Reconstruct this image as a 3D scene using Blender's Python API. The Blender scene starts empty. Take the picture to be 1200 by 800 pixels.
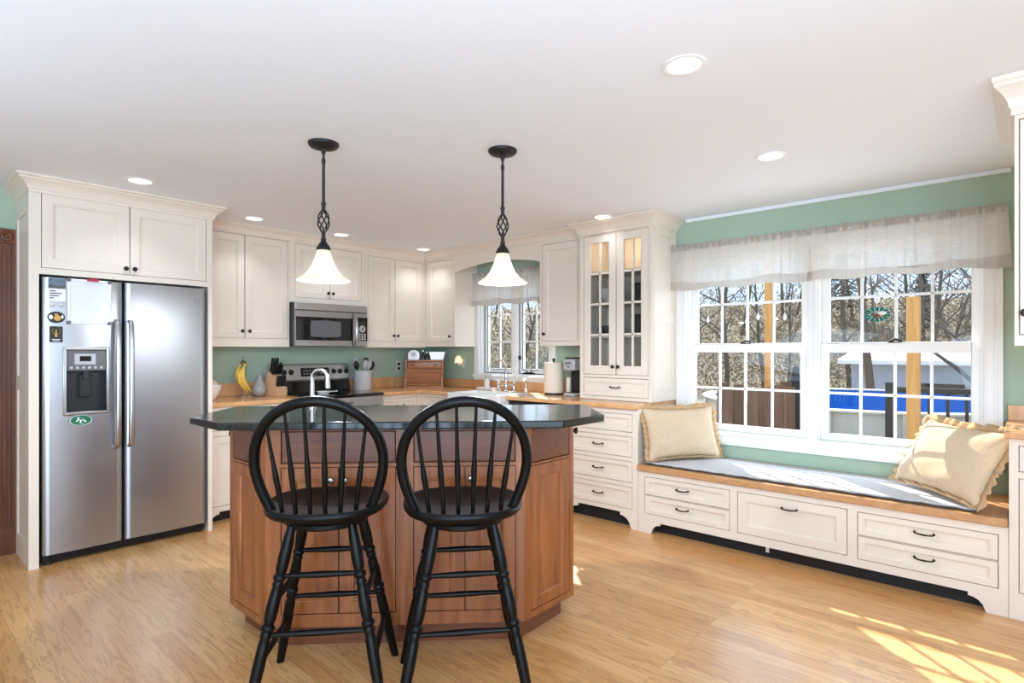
import bpy, bmesh, math, random
from mathutils import Vector, Matrix
random.seed(7)
SC = bpy.context.scene
COL = SC.collection
R = math.radians

# ------------------------------------------------------------------ camera, world, sun, exposure
cam_d = bpy.data.cameras.new('camera')
cam = bpy.data.objects.new('camera', cam_d)
COL.objects.link(cam)
cam.location = (-4.33, -5.17, 1.31)
cam.rotation_euler = (R(90), 0, R(41.8) - R(90))
cam_d.sensor_width = 36.0
cam_d.lens = 36.0 * 670.0 / 1200.0
cam_d.shift_y = 11.0 / 1200.0
cam_d.clip_start = 0.05
cam_d.clip_end = 300
SC.camera = cam

w = bpy.data.worlds.new('sky')
SC.world = w
w.use_nodes = True
bg = w.node_tree.nodes['Background']
bg.inputs[0].default_value = (0.62, 0.80, 1.0, 1)
bg.inputs[1].default_value = 1.3

SUN_DIR = Vector((-1.0, -1.03, -1.10))
sun_d = bpy.data.lights.new('sun', 'SUN')
sun_d.energy = 9.5
sun_d.angle = R(0.5)
sun_d.color = (1.0, 0.94, 0.85)
sun = bpy.data.objects.new('sun', sun_d)
COL.objects.link(sun)
sun.rotation_euler = SUN_DIR.to_track_quat('-Z', 'Y').to_euler()
sun.location = (12, 10, 14)


def area_light(name, loc, direction, sx, sy, power, color):
    d = bpy.data.lights.new(name, 'AREA')
    d.shape = 'RECTANGLE'
    d.size, d.size_y, d.energy, d.color = sx, sy, power, color
    o = bpy.data.objects.new(name, d)
    COL.objects.link(o)
    o.location = loc
    o.rotation_euler = Vector(direction).to_track_quat('-Z', 'Z').to_euler()
    return o


# added fill lights standing in made-up openings behind the camera
area_light('fill_west', (-7.3, -6.4, 1.35), (1, 0.15, 0.35), 2.6, 2.0, 90, (0.60, 0.81, 1.06))
area_light('fill_south', (-5.7, -8.35, 1.35), (0.1, 1, 0.35), 2.6, 2.0, 130, (0.60, 0.81, 1.06))
# added lights outside the two windows, boosting their daylight
area_light('double_window_boost', (0.22, -4.08, 1.36), (-1, 0, 0.4), 1.85, 1.3, 20, (0.66, 0.84, 1.05))
area_light('sink_window_boost', (0.22, -1.32, 1.5), (-1, 0, 0.2), 0.95, 0.95, 3, (0.66, 0.84, 1.05))
# unseen upward fill lights, added to brighten the ceiling
area_light('ceiling_fill', (-4.7, -5.6, 1.5), (0.3, 0.27, 1), 2.2, 2.2, 62, (0.60, 0.81, 1.06))
area_light('ceiling_fill_far', (-5.5, -2.6, 1.35), (0.5, 0.15, 1), 1.4, 1.4, 20, (0.58, 0.80, 1.06))

SC.view_settings.view_transform = 'Standard'
SC.view_settings.look = 'None'
SC.view_settings.exposure = 0.28
SC.view_settings.gamma = 1.0
SC.view_settings.use_curve_mapping = False
SC.cycles.use_denoising = True
SC.cycles.max_bounces = 10
SC.cycles.diffuse_bounces = 6
SC.cycles.transparent_max_bounces = 16
SC.cycles.sample_clamp_indirect = 8
SC.cycles.caustics_reflective = False
SC.cycles.caustics_refractive = False


# ------------------------------------------------------------------ materials
def lin(r, g, b):
    f = lambda c: (c / 255) / 12.92 if c <= 10 else (((c / 255) + 0.055) / 1.055) ** 2.4
    return (f(r), f(g), f(b), 1)


def new_mat(name):
    m = bpy.data.materials.new(name)
    m.use_nodes = True
    nt = m.node_tree
    return m, nt, nt.nodes['Principled BSDF']


def plain(name, rgb, rough=0.5, metal=0.0, spec=0.5, coat=0.0, noise=0.03, nscale=14, bump=0.0, bscale=60, emit=None, estr=0):
    m, nt, p = new_mat(name)
    c = lin(*rgb)
    n = nt.nodes.new('ShaderNodeTexNoise')
    tc = nt.nodes.new('ShaderNodeTexCoord')
    nt.links.new(tc.outputs['Object'], n.inputs['Vector'])
    n.inputs['Scale'].default_value = nscale
    n.inputs['Detail'].default_value = 4
    r = nt.nodes.new('ShaderNodeValToRGB')
    r.color_ramp.elements[0].position = 0.3
    r.color_ramp.elements[1].position = 0.7
    r.color_ramp.elements[0].color = tuple(x * (1 - noise) for x in c[:3]) + (1,)
    r.color_ramp.elements[1].color = tuple(min(1, x * (1 + noise)) for x in c[:3]) + (1,)
    nt.links.new(n.outputs['Fac'], r.inputs['Fac'])
    nt.links.new(r.outputs['Color'], p.inputs['Base Color'])
    p.inputs['Roughness'].default_value = rough
    p.inputs['Metallic'].default_value = metal
    p.inputs['Specular IOR Level'].default_value = spec
    p.inputs['Coat Weight'].default_value = coat
    if bump:
        n2 = nt.nodes.new('ShaderNodeTexNoise')
        nt.links.new(tc.outputs['Object'], n2.inputs['Vector'])
        n2.inputs['Scale'].default_value = bscale
        b = nt.nodes.new('ShaderNodeBump')
        b.inputs['Strength'].default_value = bump
        b.inputs['Distance'].default_value = 0.01
        nt.links.new(n2.outputs['Fac'], b.inputs['Height'])
        nt.links.new(b.outputs['Normal'], p.inputs['Normal'])
    if emit:
        p.inputs['Emission Color'].default_value = lin(*emit)
        p.inputs['Emission Strength'].default_value = estr
    return m


def wood(name, ca, cb, axis='z', freq=22, rough=0.35, coat=0.15, stretch=0.07, mid=None):
    m, nt, p = new_mat(name)
    tc = nt.nodes.new('ShaderNodeTexCoord')
    mp = nt.nodes.new('ShaderNodeMapping')
    s = [freq, freq, freq]
    s['xyz'.index(axis)] = freq * stretch
    mp.inputs['Scale'].default_value = s
    nt.links.new(tc.outputs['Object'], mp.inputs['Vector'])
    n = nt.nodes.new('ShaderNodeTexNoise')
    n.inputs['Scale'].default_value = 1.0
    n.inputs['Detail'].default_value = 7
    n.inputs['Roughness'].default_value = 0.62
    n.inputs['Distortion'].default_value = 0.8
    nt.links.new(mp.outputs['Vector'], n.inputs['Vector'])
    r = nt.nodes.new('ShaderNodeValToRGB')
    r.color_ramp.elements[0].position = 0.28
    r.color_ramp.elements[1].position = 0.72
    r.color_ramp.elements[0].color = lin(*ca)
    r.color_ramp.elements[1].color = lin(*cb)
    nt.links.new(n.outputs['Fac'], r.inputs['Fac'])
    nt.links.new(r.outputs['Color'], p.inputs['Base Color'])
    p.inputs['Roughness'].default_value = rough
    p.inputs['Coat Weight'].default_value = coat
    p.inputs['Coat Roughness'].default_value = 0.25
    return m


def planks(name, c1, c2, dark, along, width, length, rough=0.32, coat=0.2, gap=0.0012, grain=0.35):
    """boards running along a world axis: per-board tone, long grain and cathedral figure"""
    m, nt, p = new_mat(name)
    L = nt.links
    tc = nt.nodes.new('ShaderNodeTexCoord')
    mp = nt.nodes.new('ShaderNodeMapping')
    if along == 'y':
        mp.inputs['Rotation'].default_value = (0, 0, R(90))
    L.new(tc.outputs['Object'], mp.inputs['Vector'])
    br = nt.nodes.new('ShaderNodeTexBrick')
    br.offset, br.offset_frequency = 0.37, 3
    br.inputs['Scale'].default_value = 1.0
    br.inputs['Brick Width'].default_value = length
    br.inputs['Row Height'].default_value = width
    br.inputs['Mortar Size'].default_value = gap
    br.inputs['Mortar Smooth'].default_value = 0.3
    br.inputs['Bias'].default_value = 0.0
    br.inputs['Color1'].default_value = (0, 0, 0, 1)
    br.inputs['Color2'].default_value = (1, 1, 1, 1)
    br.inputs['Mortar'].default_value = (0.5, 0.5, 0.5, 1)
    L.new(mp.outputs['Vector'], br.inputs['Vector'])
    # grain, shifted per board
    sep = nt.nodes.new('ShaderNodeSeparateXYZ')
    L.new(mp.outputs['Vector'], sep.inputs['Vector'])
    mul = nt.nodes.new('ShaderNodeMath'); mul.operation = 'MULTIPLY'; mul.inputs[1].default_value = 9.0
    L.new(br.outputs['Color'], mul.inputs[0])
    comb = nt.nodes.new('ShaderNodeCombineXYZ')
    sx = nt.nodes.new('ShaderNodeMath'); sx.operation = 'MULTIPLY'; sx.inputs[1].default_value = 1.6
    sy = nt.nodes.new('ShaderNodeMath'); sy.operation = 'MULTIPLY'; sy.inputs[1].default_value = 20.0
    L.new(sep.outputs['X'], sx.inputs[0]); L.new(sep.outputs['Y'], sy.inputs[0])
    L.new(sx.outputs[0], comb.inputs['X']); L.new(sy.outputs[0], comb.inputs['Y']); L.new(mul.outputs[0], comb.inputs['Z'])
    n = nt.nodes.new('ShaderNodeTexNoise')
    n.inputs['Scale'].default_value = 1.0; n.inputs['Detail'].default_value = 6
    n.inputs['Roughness'].default_value = 0.6; n.inputs['Distortion'].default_value = 1.2
    L.new(comb.outputs['Vector'], n.inputs['Vector'])
    wv = nt.nodes.new('ShaderNodeMath'); wv.operation = 'MULTIPLY'; wv.inputs[1].default_value = 34.0
    L.new(n.outputs['Fac'], wv.inputs[0])
    sn = nt.nodes.new('ShaderNodeMath'); sn.operation = 'SINE'
    L.new(wv.outputs[0], sn.inputs[0])
    ramp = nt.nodes.new('ShaderNodeValToRGB')
    ramp.color_ramp.elements[0].position = 0.0
    ramp.color_ramp.elements[1].position = 1.0
    ramp.color_ramp.elements[0].color = lin(*c1)
    ramp.color_ramp.elements[1].color = lin(*c2)
    L.new(br.outputs['Color'], ramp.inputs['Fac'])
    g = nt.nodes.new('ShaderNodeMapRange')
    g.inputs['From Min'].default_value = 0.2; g.inputs['From Max'].default_value = 1.0
    g.inputs['To Min'].default_value = 0.0; g.inputs['To Max'].default_value = grain
    L.new(sn.outputs[0], g.inputs['Value'])
    mix = nt.nodes.new('ShaderNodeMix'); mix.data_type = 'RGBA'
    L.new(g.outputs['Result'], mix.inputs['Factor'])
    L.new(ramp.outputs['Color'], mix.inputs['A'])
    mix.inputs['B'].default_value = lin(*dark)
    mix2 = nt.nodes.new('ShaderNodeMix'); mix2.data_type = 'RGBA'
    fm = nt.nodes.new('ShaderNodeMath'); fm.operation = 'MULTIPLY'; fm.inputs[1].default_value = 0.55
    L.new(br.outputs['Fac'], fm.inputs[0])
    L.new(fm.outputs[0], mix2.inputs['Factor'])
    L.new(mix.outputs['Result'], mix2.inputs['A'])
    mix2.inputs['B'].default_value = tuple(x * 0.45 for x in lin(*dark)[:3]) + (1,)
    L.new(mix2.outputs['Result'], p.inputs['Base Color'])
    p.inputs['Roughness'].default_value = rough
    p.inputs['Coat Weight'].default_value = coat
    p.inputs['Coat Roughness'].default_value = 0.18
    return m


def granite(name):
    m, nt, p = new_mat(name)
    tc = nt.nodes.new('ShaderNodeTexCoord')
    v = nt.nodes.new('ShaderNodeTexVoronoi')
    v.inputs['Scale'].default_value = 260
    nt.links.new(tc.outputs['Object'], v.inputs['Vector'])
    n = nt.nodes.new('ShaderNodeTexNoise'); n.inputs['Scale'].default_value = 120
    nt.links.new(tc.outputs['Object'], n.inputs['Vector'])
    r = nt.nodes.new('ShaderNodeValToRGB')
    r.color_ramp.elements[0].position = 0.35; r.color_ramp.elements[0].color = lin(13, 16, 16)
    r.color_ramp.elements[1].position = 0.75; r.color_ramp.elements[1].color = lin(36, 45, 44)
    nt.links.new(n.outputs['Fac'], r.inputs['Fac'])
    nt.links.new(r.outputs['Color'], p.inputs['Base Color'])
    p.inputs['Roughness'].default_value = 0.14
    p.inputs['IOR'].default_value = 1.5
    return m


def brushed(name, rgb, rough=0.26, axis='x', stretch=0.02):
    m, nt, p = new_mat(name)
    tc = nt.nodes.new('ShaderNodeTexCoord')
    mp = nt.nodes.new('ShaderNodeMapping')
    s = [240, 240, 240]; s['xyz'.index(axis)] = 240 * stretch
    mp.inputs['Scale'].default_value = s
    nt.links.new(tc.outputs['Object'], mp.inputs['Vector'])
    n = nt.nodes.new('ShaderNodeTexNoise'); n.inputs['Scale'].default_value = 1
    nt.links.new(mp.outputs['Vector'], n.inputs['Vector'])
    mr = nt.nodes.new('ShaderNodeMapRange')
    mr.inputs['To Min'].default_value = rough - 0.05; mr.inputs['To Max'].default_value = rough + 0.06
    nt.links.new(n.outputs['Fac'], mr.inputs['Value'])
    nt.links.new(mr.outputs['Result'], p.inputs['Roughness'])
    b = nt.nodes.new('ShaderNodeBump'); b.inputs['Strength'].default_value = 0.03; b.inputs['Distance'].default_value = 0.002
    nt.links.new(n.outputs['Fac'], b.inputs['Height'])
    # very slight sheet waviness, as pressed steel doors have
    n3 = nt.nodes.new('ShaderNodeTexNoise'); n3.inputs['Scale'].default_value = 2.2
    nt.links.new(tc.outputs['Object'], n3.inputs['Vector'])
    b2 = nt.nodes.new('ShaderNodeBump'); b2.inputs['Strength'].default_value = 0.12; b2.inputs['Distance'].default_value = 0.02
    nt.links.new(n3.outputs['Fac'], b2.inputs['Height']); nt.links.new(b.outputs['Normal'], b2.inputs['Normal'])
    nt.links.new(b2.outputs['Normal'], p.inputs['Normal'])
    p.inputs['Base Color'].default_value = lin(*rgb)
    p.inputs['Metallic'].default_value = 1.0
    return m


def glass(name, tint=(1, 1, 1, 1), gloss=0.06, rough=0.0):
    m = bpy.data.materials.new(name); m.use_nodes = True
    nt = m.node_tree
    nt.nodes.remove(nt.nodes['Principled BSDF'])
    out = nt.nodes['Material Output']
    t = nt.nodes.new('ShaderNodeBsdfTransparent'); t.inputs['Color'].default_value = tint
    g = nt.nodes.new('ShaderNodeBsdfGlossy'); g.inputs['Roughness'].default_value = rough
    lw = nt.nodes.new('ShaderNodeLayerWeight'); lw.inputs['Blend'].default_value = 0.5
    pw = nt.nodes.new('ShaderNodeMath'); pw.operation = 'POWER'; pw.inputs[1].default_value = 5.0
    nt.links.new(lw.outputs['Facing'], pw.inputs[0])
    f = nt.nodes.new('ShaderNodeMath'); f.operation = 'MULTIPLY_ADD'; f.inputs[1].default_value = 0.7; f.inputs[2].default_value = 0.025
    nt.links.new(pw.outputs[0], f.inputs[0])
    mx = nt.nodes.new('ShaderNodeMixShader')
    nt.links.new(f.outputs[0], mx.inputs['Fac'])
    nt.links.new(t.outputs[0], mx.inputs[1]); nt.links.new(g.outputs[0], mx.inputs[2])
    nt.links.new(mx.outputs[0], out.inputs['Surface'])
    return m


def sheer(name, rgb, see=0.25, weave=260):
    m = bpy.data.materials.new(name); m.use_nodes = True
    nt = m.node_tree
    nt.nodes.remove(nt.nodes['Principled BSDF'])
    out = nt.nodes['Material Output']
    tc = nt.nodes.new('ShaderNodeTexCoord')
    mp = nt.nodes.new('ShaderNodeMapping'); mp.inputs['Scale'].default_value = (20, 20, weave)
    nt.links.new(tc.outputs['Object'], mp.inputs['Vector'])
    n = nt.nodes.new('ShaderNodeTexNoise'); n.inputs['Scale'].default_value = 1; n.inputs['Detail'].default_value = 3
    nt.links.new(mp.outputs['Vector'], n.inputs['Vector'])
    r = nt.nodes.new('ShaderNodeValToRGB')
    r.color_ramp.elements[0].position = 0.3; r.color_ramp.elements[1].position = 0.7
    c = lin(*rgb)
    r.color_ramp.elements[0].color = tuple(x * 0.86 for x in c[:3]) + (1,); r.color_ramp.elements[1].color = c
    nt.links.new(n.outputs['Fac'], r.inputs['Fac'])
    d = nt.nodes.new('ShaderNodeBsdfDiffuse'); tl = nt.nodes.new('ShaderNodeBsdfTranslucent')
    nt.links.new(r.outputs['Color'], d.inputs['Color']); nt.links.new(r.outputs['Color'], tl.inputs['Color'])
    a = nt.nodes.new('ShaderNodeMixShader'); a.inputs['Fac'].default_value = 0.4
    nt.links.new(d.outputs[0], a.inputs[1]); nt.links.new(tl.outputs[0], a.inputs[2])
    t = nt.nodes.new('ShaderNodeBsdfTransparent')
    b = nt.nodes.new('ShaderNodeMixShader'); b.inputs['Fac'].default_value = see
    nt.links.new(a.outputs[0], b.inputs[1]); nt.links.new(t.outputs[0], b.inputs[2])
    nt.links.new(b.outputs[0], out.inputs['Surface'])
    return m


def speckle(name, cols, scale=30, rough=0.9, bump=0.0, detail=8):
    m, nt, p = new_mat(name)
    tc = nt.nodes.new('ShaderNodeTexCoord')
    n = nt.nodes.new('ShaderNodeTexNoise'); n.inputs['Scale'].default_value = scale; n.inputs['Detail'].default_value = detail
    n.inputs['Roughness'].default_value = 0.75
    nt.links.new(tc.outputs['Object'], n.inputs['Vector'])
    r = nt.nodes.new('ShaderNodeValToRGB')
    k = len(cols)
    while len(r.color_ramp.elements) < k:
        r.color_ramp.elements.new(0.5)
    for i, c in enumerate(cols):
        r.color_ramp.elements[i].position = 0.3 + 0.4 * i / (k - 1)
        r.color_ramp.elements[i].color = lin(*c)
    nt.links.new(n.outputs['Fac'], r.inputs['Fac'])
    nt.links.new(r.outputs['Color'], p.inputs['Base Color'])
    p.inputs['Roughness'].default_value = rough
    p.inputs['Specular IOR Level'].default_value = 0.1
    return m


M_CAB = plain('cream_cabinet_paint', (228, 216, 201), 0.42, noise=0.012, nscale=5)
M_WHITE = plain('white_trim_paint', (240, 239, 236), 0.35, noise=0.01)
M_CEIL = plain('ceiling_paint', (236, 240, 245), 0.9, spec=0.1, noise=0.008, nscale=2)
M_GREEN = plain('sage_green_wall_paint', (168, 187, 166), 0.8, spec=0.2, noise=0.015, nscale=3)
M_PLAINWALL = plain('pale_wall_paint', (222, 220, 212), 0.85, spec=0.2)
M_FLOOR = planks('oak_floor_boards', (208, 152, 94), (226, 178, 120), (164, 106, 58), 'y', 0.083, 1.35, rough=0.30, coat=0.15, gap=0.0009, grain=0.5)
M_BLOCKX = planks('butcher_block_x', (210, 152, 100), (226, 176, 124), (180, 118, 70), 'x', 0.04, 0.55, rough=0.25, coat=0.3, gap=0.0006, grain=0.25)
M_BLOCKY = planks('butcher_block_y', (210, 152, 100), (226, 176, 124), (180, 118, 70), 'y', 0.04, 0.55, rough=0.25, coat=0.3, gap=0.0006, grain=0.25)
M_SEATWOOD = wood('seat_board_wood', (180, 128, 84), (206, 158, 110), 'y', 20, 0.4)
M_CHERRY = wood('cherry_upright_grain', (122, 66, 34), (172, 106, 60), 'z', 26, 0.3, 0.25)
M_CHERRYH = wood('cherry_level_grain', (94, 48, 28), (124, 70, 42), 'x', 26, 0.3, 0.25)
M_CASING = wood('dark_red_stained_wood', (74, 36, 18), (124, 66, 34), 'z', 40, 0.4, 0.1)
M_BREADBOX = wood('bread_box_wood', (136, 84, 50), (178, 120, 78), 'x', 30, 0.4, 0.1)
M_KBLOCK = wood('knife_block_wood', (196, 146, 106), (222, 180, 140), 'z', 40, 0.45, 0.05)
M_GRANITE = granite('dark_green_granite')
M_STEEL = brushed('brushed_steel', (172, 172, 175), 0.31)
M_STEELV = plain('satin_steel_handle', (188, 188, 190), 0.3, metal=1, noise=0.02)
M_CHROME = plain('polished_chrome', (225, 226, 228), 0.06, metal=1, noise=0)
M_NICKEL = plain('satin_nickel', (196, 192, 186), 0.22, metal=1, noise=0)
M_BRONZE = plain('dark_bronze', (58, 50, 44), 0.35, metal=0.8, noise=0.1)
M_IRON = plain('black_iron', (30, 29, 29), 0.5, metal=0.3, noise=0.1)
M_BLACK = plain('satin_black_paint', (8, 8, 9), 0.36, noise=0.1, spec=0.2)
M_BLACKPL = plain('black_plastic', (18, 18, 20), 0.35, noise=0.05)
M_BLACKGL = plain('black_glass', (9, 9, 11), 0.06, noise=0.0)
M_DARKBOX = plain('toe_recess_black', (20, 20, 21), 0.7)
M_GREYPL = plain('grey_plastic', (96, 96, 98), 0.4)
M_LTGREY = plain('light_grey_plastic', (178, 178, 180), 0.4)
M_DISP = plain('dark_display', (14, 16, 22), 0.15)
M_GLASS = glass('window_glass')
M_CABGLASS = glass('cabinet_glass', (0.93, 0.94, 0.93, 1))
M_PORC = plain('white_porcelain', (238, 237, 234), 0.15, noise=0.01, coat=0.3)
M_STONEWARE = plain('pale_grey_stoneware', (206, 204, 206), 0.35, noise=0.04)
M_PEAR = plain('mottled_grey_ceramic', (150, 150, 148), 0.25, noise=0.12, nscale=30)
M_BANANA = plain('banana_skin', (228, 190, 84), 0.5, noise=0.08, nscale=20)
M_BANANATIP = plain('banana_tip', (96, 76, 40), 0.6)
M_LINEN = plain('cream_linen', (206, 184, 154), 0.95, spec=0.1, noise=0.05, nscale=60, bump=0.25, bscale=220)
M_RUFFLE = plain('linen_ruffle', (188, 156, 118), 0.95, spec=0.1, noise=0.06, nscale=60)
M_PAD = speckle('grey_white_woven_pad', [(160, 158, 158), (212, 210, 208)], 170, 0.95)
M_PADEDGE = plain('dark_pad_piping', (92, 86, 82), 0.9)
M_SHEER = sheer('sheer_linen', (230, 223, 213), 0.16)
M_HEM = sheer('sheer_linen_hem', (204, 195, 184), 0.03)
def lit_glass(name, rgb, estr):
    m = bpy.data.materials.new(name); m.use_nodes = True
    nt = m.node_tree
    nt.nodes.remove(nt.nodes['Principled BSDF'])
    out = nt.nodes['Material Output']
    d = nt.nodes.new('ShaderNodeBsdfDiffuse'); d.inputs['Color'].default_value = lin(*rgb)
    t = nt.nodes.new('ShaderNodeBsdfTranslucent'); t.inputs['Color'].default_value = (0.30, 0.29, 0.27, 1)
    e = nt.nodes.new('ShaderNodeEmission'); e.inputs['Color'].default_value = lin(255, 236, 206); e.inputs['Strength'].default_value = estr
    g = nt.nodes.new('ShaderNodeBsdfGlossy'); g.inputs['Roughness'].default_value = 0.2
    a = nt.nodes.new('ShaderNodeAddShader'); b = nt.nodes.new('ShaderNodeAddShader'); c = nt.nodes.new('ShaderNodeMixShader')
    nt.links.new(d.outputs[0], a.inputs[0]); nt.links.new(t.outputs[0], a.inputs[1])
    nt.links.new(a.outputs[0], b.inputs[0]); nt.links.new(e.outputs[0], b.inputs[1])
    c.inputs['Fac'].default_value = 0.04
    nt.links.new(b.outputs[0], c.inputs[1]); nt.links.new(g.outputs[0], c.inputs[2])
    nt.links.new(c.outputs[0], out.inputs['Surface'])
    return m


M_SHADE = lit_glass('alabaster_glass_shade', (150, 142, 126), 0.3)
M_LED = plain('lit_downlight_lens', (255, 252, 244), 0.4, noise=0, emit=(255, 247, 232), estr=1.8)
M_PAPER = plain('white_paper', (232, 233, 236), 0.7, noise=0.01)
M_WBOARD = plain('whiteboard_face', (224, 227, 232), 0.2, noise=0.01)
M_RED = plain('red_plastic', (178, 40, 66), 0.4)
M_GREENMAG = plain('green_magnet', (30, 102, 70), 0.35)
M_GOLD = plain('gold_print', (196, 152, 76), 0.5, noise=0.15, nscale=60)
M_PHOTOBLUE = plain('blue_grey_photo_print', (96, 112, 128), 0.4, noise=0.5, nscale=70)
M_PHOTOGREY = plain('grey_photo_print', (90, 88, 88), 0.4, noise=0.6, nscale=80)
M_INK = plain('black_ink', (28, 28, 30), 0.5)
M_MAG = plain('clear_magnet', (214, 214, 206), 0.1, noise=0)
M_TOWEL = plain('paper_towel', (234, 224, 204), 0.95, spec=0.1, noise=0.02, bump=0.15, bscale=120)
M_NIGHT = plain('night_light_shell', (250, 240, 214), 0.4, emit=(255, 226, 170), estr=0.5)
M_CABIN = plain('cabinet_lining', (214, 200, 182), 0.6)
M_GREENGLASS = plain('green_stained_glass', (28, 112, 96), 0.1, noise=0.3, nscale=60)
M_BLUEGASKET = plain('blue_grey_weatherstrip', (98, 106, 118), 0.5)
M_CREAMPL = plain('cream_plastic', (214, 206, 192), 0.4)


# ------------------------------------------------------------------ mesh helper
class MB:
    def __init__(self):
        self.v, self.f, self.T = [], [], Matrix.Identity(4)

    def at(self, m):
        self.T = m
        return self

    def add(self, vs, fs):
        o = len(self.v)
        self.v += [tuple(self.T @ Vector(p)) for p in vs]
        self.f += [tuple(i + o for i in q) for q in fs]
        return self

    def box(self, x0, y0, z0, x1, y1, z1):
        vs = [(x, y, z) for z in (z0, z1) for y in (y0, y1) for x in (x0, x1)]
        return self.add(vs, [(0, 2, 3, 1), (4, 5, 7, 6), (0, 1, 5, 4), (2, 6, 7, 3), (0, 4, 6, 2), (1, 3, 7, 5)])

    def prism(self, poly, a, b, axis='y'):
        """extrude a 2-d outline along an axis from a to b"""
        def P(u, w_, t):
            return {'y': (u, t, w_), 'z': (u, w_, t), 'x': (t, u, w_)}[axis]
        n = len(poly)
        vs = [P(u, q, a) for u, q in poly] + [P(u, q, b) for u, q in poly]
        fs = [tuple(range(n - 1, -1, -1)), tuple(range(n, 2 * n))]
        fs += [(i, (i + 1) % n, n + (i + 1) % n, n + i) for i in range(n)]
        return self.add(vs, fs)

    def lathe(self, prof, n=24, org=(0, 0, 0), axis='z', close=False):
        vs, fs = [], []
        for r, h in prof:
            for k in range(n):
                a = 2 * math.pi * k / n
                c, s = r * math.cos(a), r * math.sin(a)
                q = {'z': (c, s, h), 'y': (c, h, s), 'x': (h, c, s)}[axis]
                vs.append((q[0] + org[0], q[1] + org[1], q[2] + org[2]))
        m = len(prof)
        for j in range(m - 1):
            for k in range(n):
                fs.append((j * n + k, j * n + (k + 1) % n, (j + 1) * n + (k + 1) % n, (j + 1) * n + k))
        if close:
            for k in range(n):
                fs.append(((m - 1) * n + k, (m - 1) * n + (k + 1) % n, (k + 1) % n, k))
        else:
            if prof[0][0] > 1e-6:
                fs.append(tuple(range(n - 1, -1, -1)))
            if prof[-1][0] > 1e-6:
                fs.append(tuple((m - 1) * n + k for k in range(n)))
        return self.add(vs, fs)

    def tube(self, pts, rad, n=10, squash=None, cap=True, closed=False):
        pts = [Vector(p) for p in pts]
        if not hasattr(rad, '__len__'):
            rad = [rad] * len(pts)
        vs, fs = [], []
        t0 = (pts[1] - pts[0]).normalized()
        ref = Vector((0, 0, 1)) if abs(t0.z) < 0.9 else Vector((0, 1, 0))
        u = t0.cross(ref).normalized()
        N = len(pts)
        for i, p in enumerate(pts):
            if closed:
                t = (pts[(i + 1) % N] - pts[i - 1]).normalized()
            else:
                t = (pts[min(i + 1, N - 1)] - pts[max(i - 1, 0)]).normalized()
            u = (u - t * u.dot(t)).normalized()
            w_ = t.cross(u)
            for k in range(n):
                a = 2 * math.pi * k / n
                s = squash if squash else 1.0
                vs.append(tuple(p + u * (rad[i] * math.cos(a)) + w_ * (rad[i] * s * math.sin(a))))
        M_ = N if closed else N - 1
        for j in range(M_):
            j2 = (j + 1) % N
            for k in range(n):
                fs.append((j * n + k, j * n + (k + 1) % n, j2 * n + (k + 1) % n, j2 * n + k))
        if cap and not closed:
            fs.append(tuple(range(n - 1, -1, -1)))
            fs.append(tuple((N - 1) * n + k for k in range(n)))
        return self.add(vs, fs)

    def turned(self, p0, p1, prof, n=12):
        """a turned stick between two points; prof = [(share of length, radius)]"""
        p0, p1 = Vector(p0), Vector(p1)
        return self.tube([p0.lerp(p1, s) for s, r in prof], [r for s, r in prof], n)

    def rings(self, x0, x1, z0, z1, steps, y=0.0, back=0.02):
        """a panelled front: nested rectangles at (inset, depth) steps, facing -y"""
        vs, fs = [], []
        loops = [(0, back)] + list(steps)
        for ins, d in loops:
            vs += [(x0 + ins, y + d, z0 + ins), (x1 - ins, y + d, z0 + ins), (x1 - ins, y + d, z1 - ins), (x0 + ins, y + d, z1 - ins)]
        for j in range(len(loops) - 1):
            for k in range(4):
                fs.append((j * 4 + k, j * 4 + (k + 1) % 4, (j + 1) * 4 + (k + 1) % 4, (j + 1) * 4 + k))
        m = (len(loops) - 1) * 4
        fs.append((m, m + 1, m + 2, m + 3))
        fs.append((3, 2, 1, 0))
        return self.add(vs, fs)

    def grid(self, fn, nu, nv, wrap_u=False):
        vs = [fn(i / nu, j / nv) for j in range(nv + 1) for i in range(nu + 1)]
        fs = []
        for j in range(nv):
            for i in range(nu):
                a = j * (nu + 1) + i
                fs.append((a, a + 1, a + nu + 2, a + nu + 1))
        return self.add(vs, fs)

    def ball(self, c, rx, ry, rz, nu=16, nv=10):
        prof = []
        vs, fs = [], []
        for j in range(nv + 1):
            b = math.pi * (j / nv - 0.5)
            for k in range(nu):
                a = 2 * math.pi * k / nu
                vs.append((c[0] + rx * math.cos(b) * math.cos(a), c[1] + ry * math.cos(b) * math.sin(a), c[2] + rz * math.sin(b)))
        for j in range(nv):
            for k in range(nu):
                fs.append((j * nu + k, j * nu + (k + 1) % nu, (j + 1) * nu + (k + 1) % nu, (j + 1) * nu + k))
        return self.add(vs, fs)

    def build(self, name, mat, parent=None, smooth=35, bevel=0.0, thick=0.0, seg=2):
        me = bpy.data.meshes.new(name)
        me.from_pydata(self.v, [], self.f)
        bm = bmesh.new(); bm.from_mesh(me)
        bmesh.ops.remove_doubles(bm, verts=bm.verts, dist=1e-6)
        bmesh.ops.recalc_face_normals(bm, faces=bm.faces)
        bm.to_mesh(me); bm.free()
        me.materials.append(mat)
        o = bpy.data.objects.new(name, me)
        COL.objects.link(o)
        if parent:
            o.parent = parent
        if smooth:
            for p in me.polygons:
                p.use_smooth = True
            me.set_sharp_from_angle(angle=R(smooth))
        if thick:
            s = o.modifiers.new('thickness', 'SOLIDIFY'); s.thickness = thick; s.offset = 0
        if bevel:
            b = o.modifiers.new('edge', 'BEVEL'); b.width = bevel; b.segments = seg; b.limit_method = 'ANGLE'; b.angle_limit = R(40)
        return o


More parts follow.
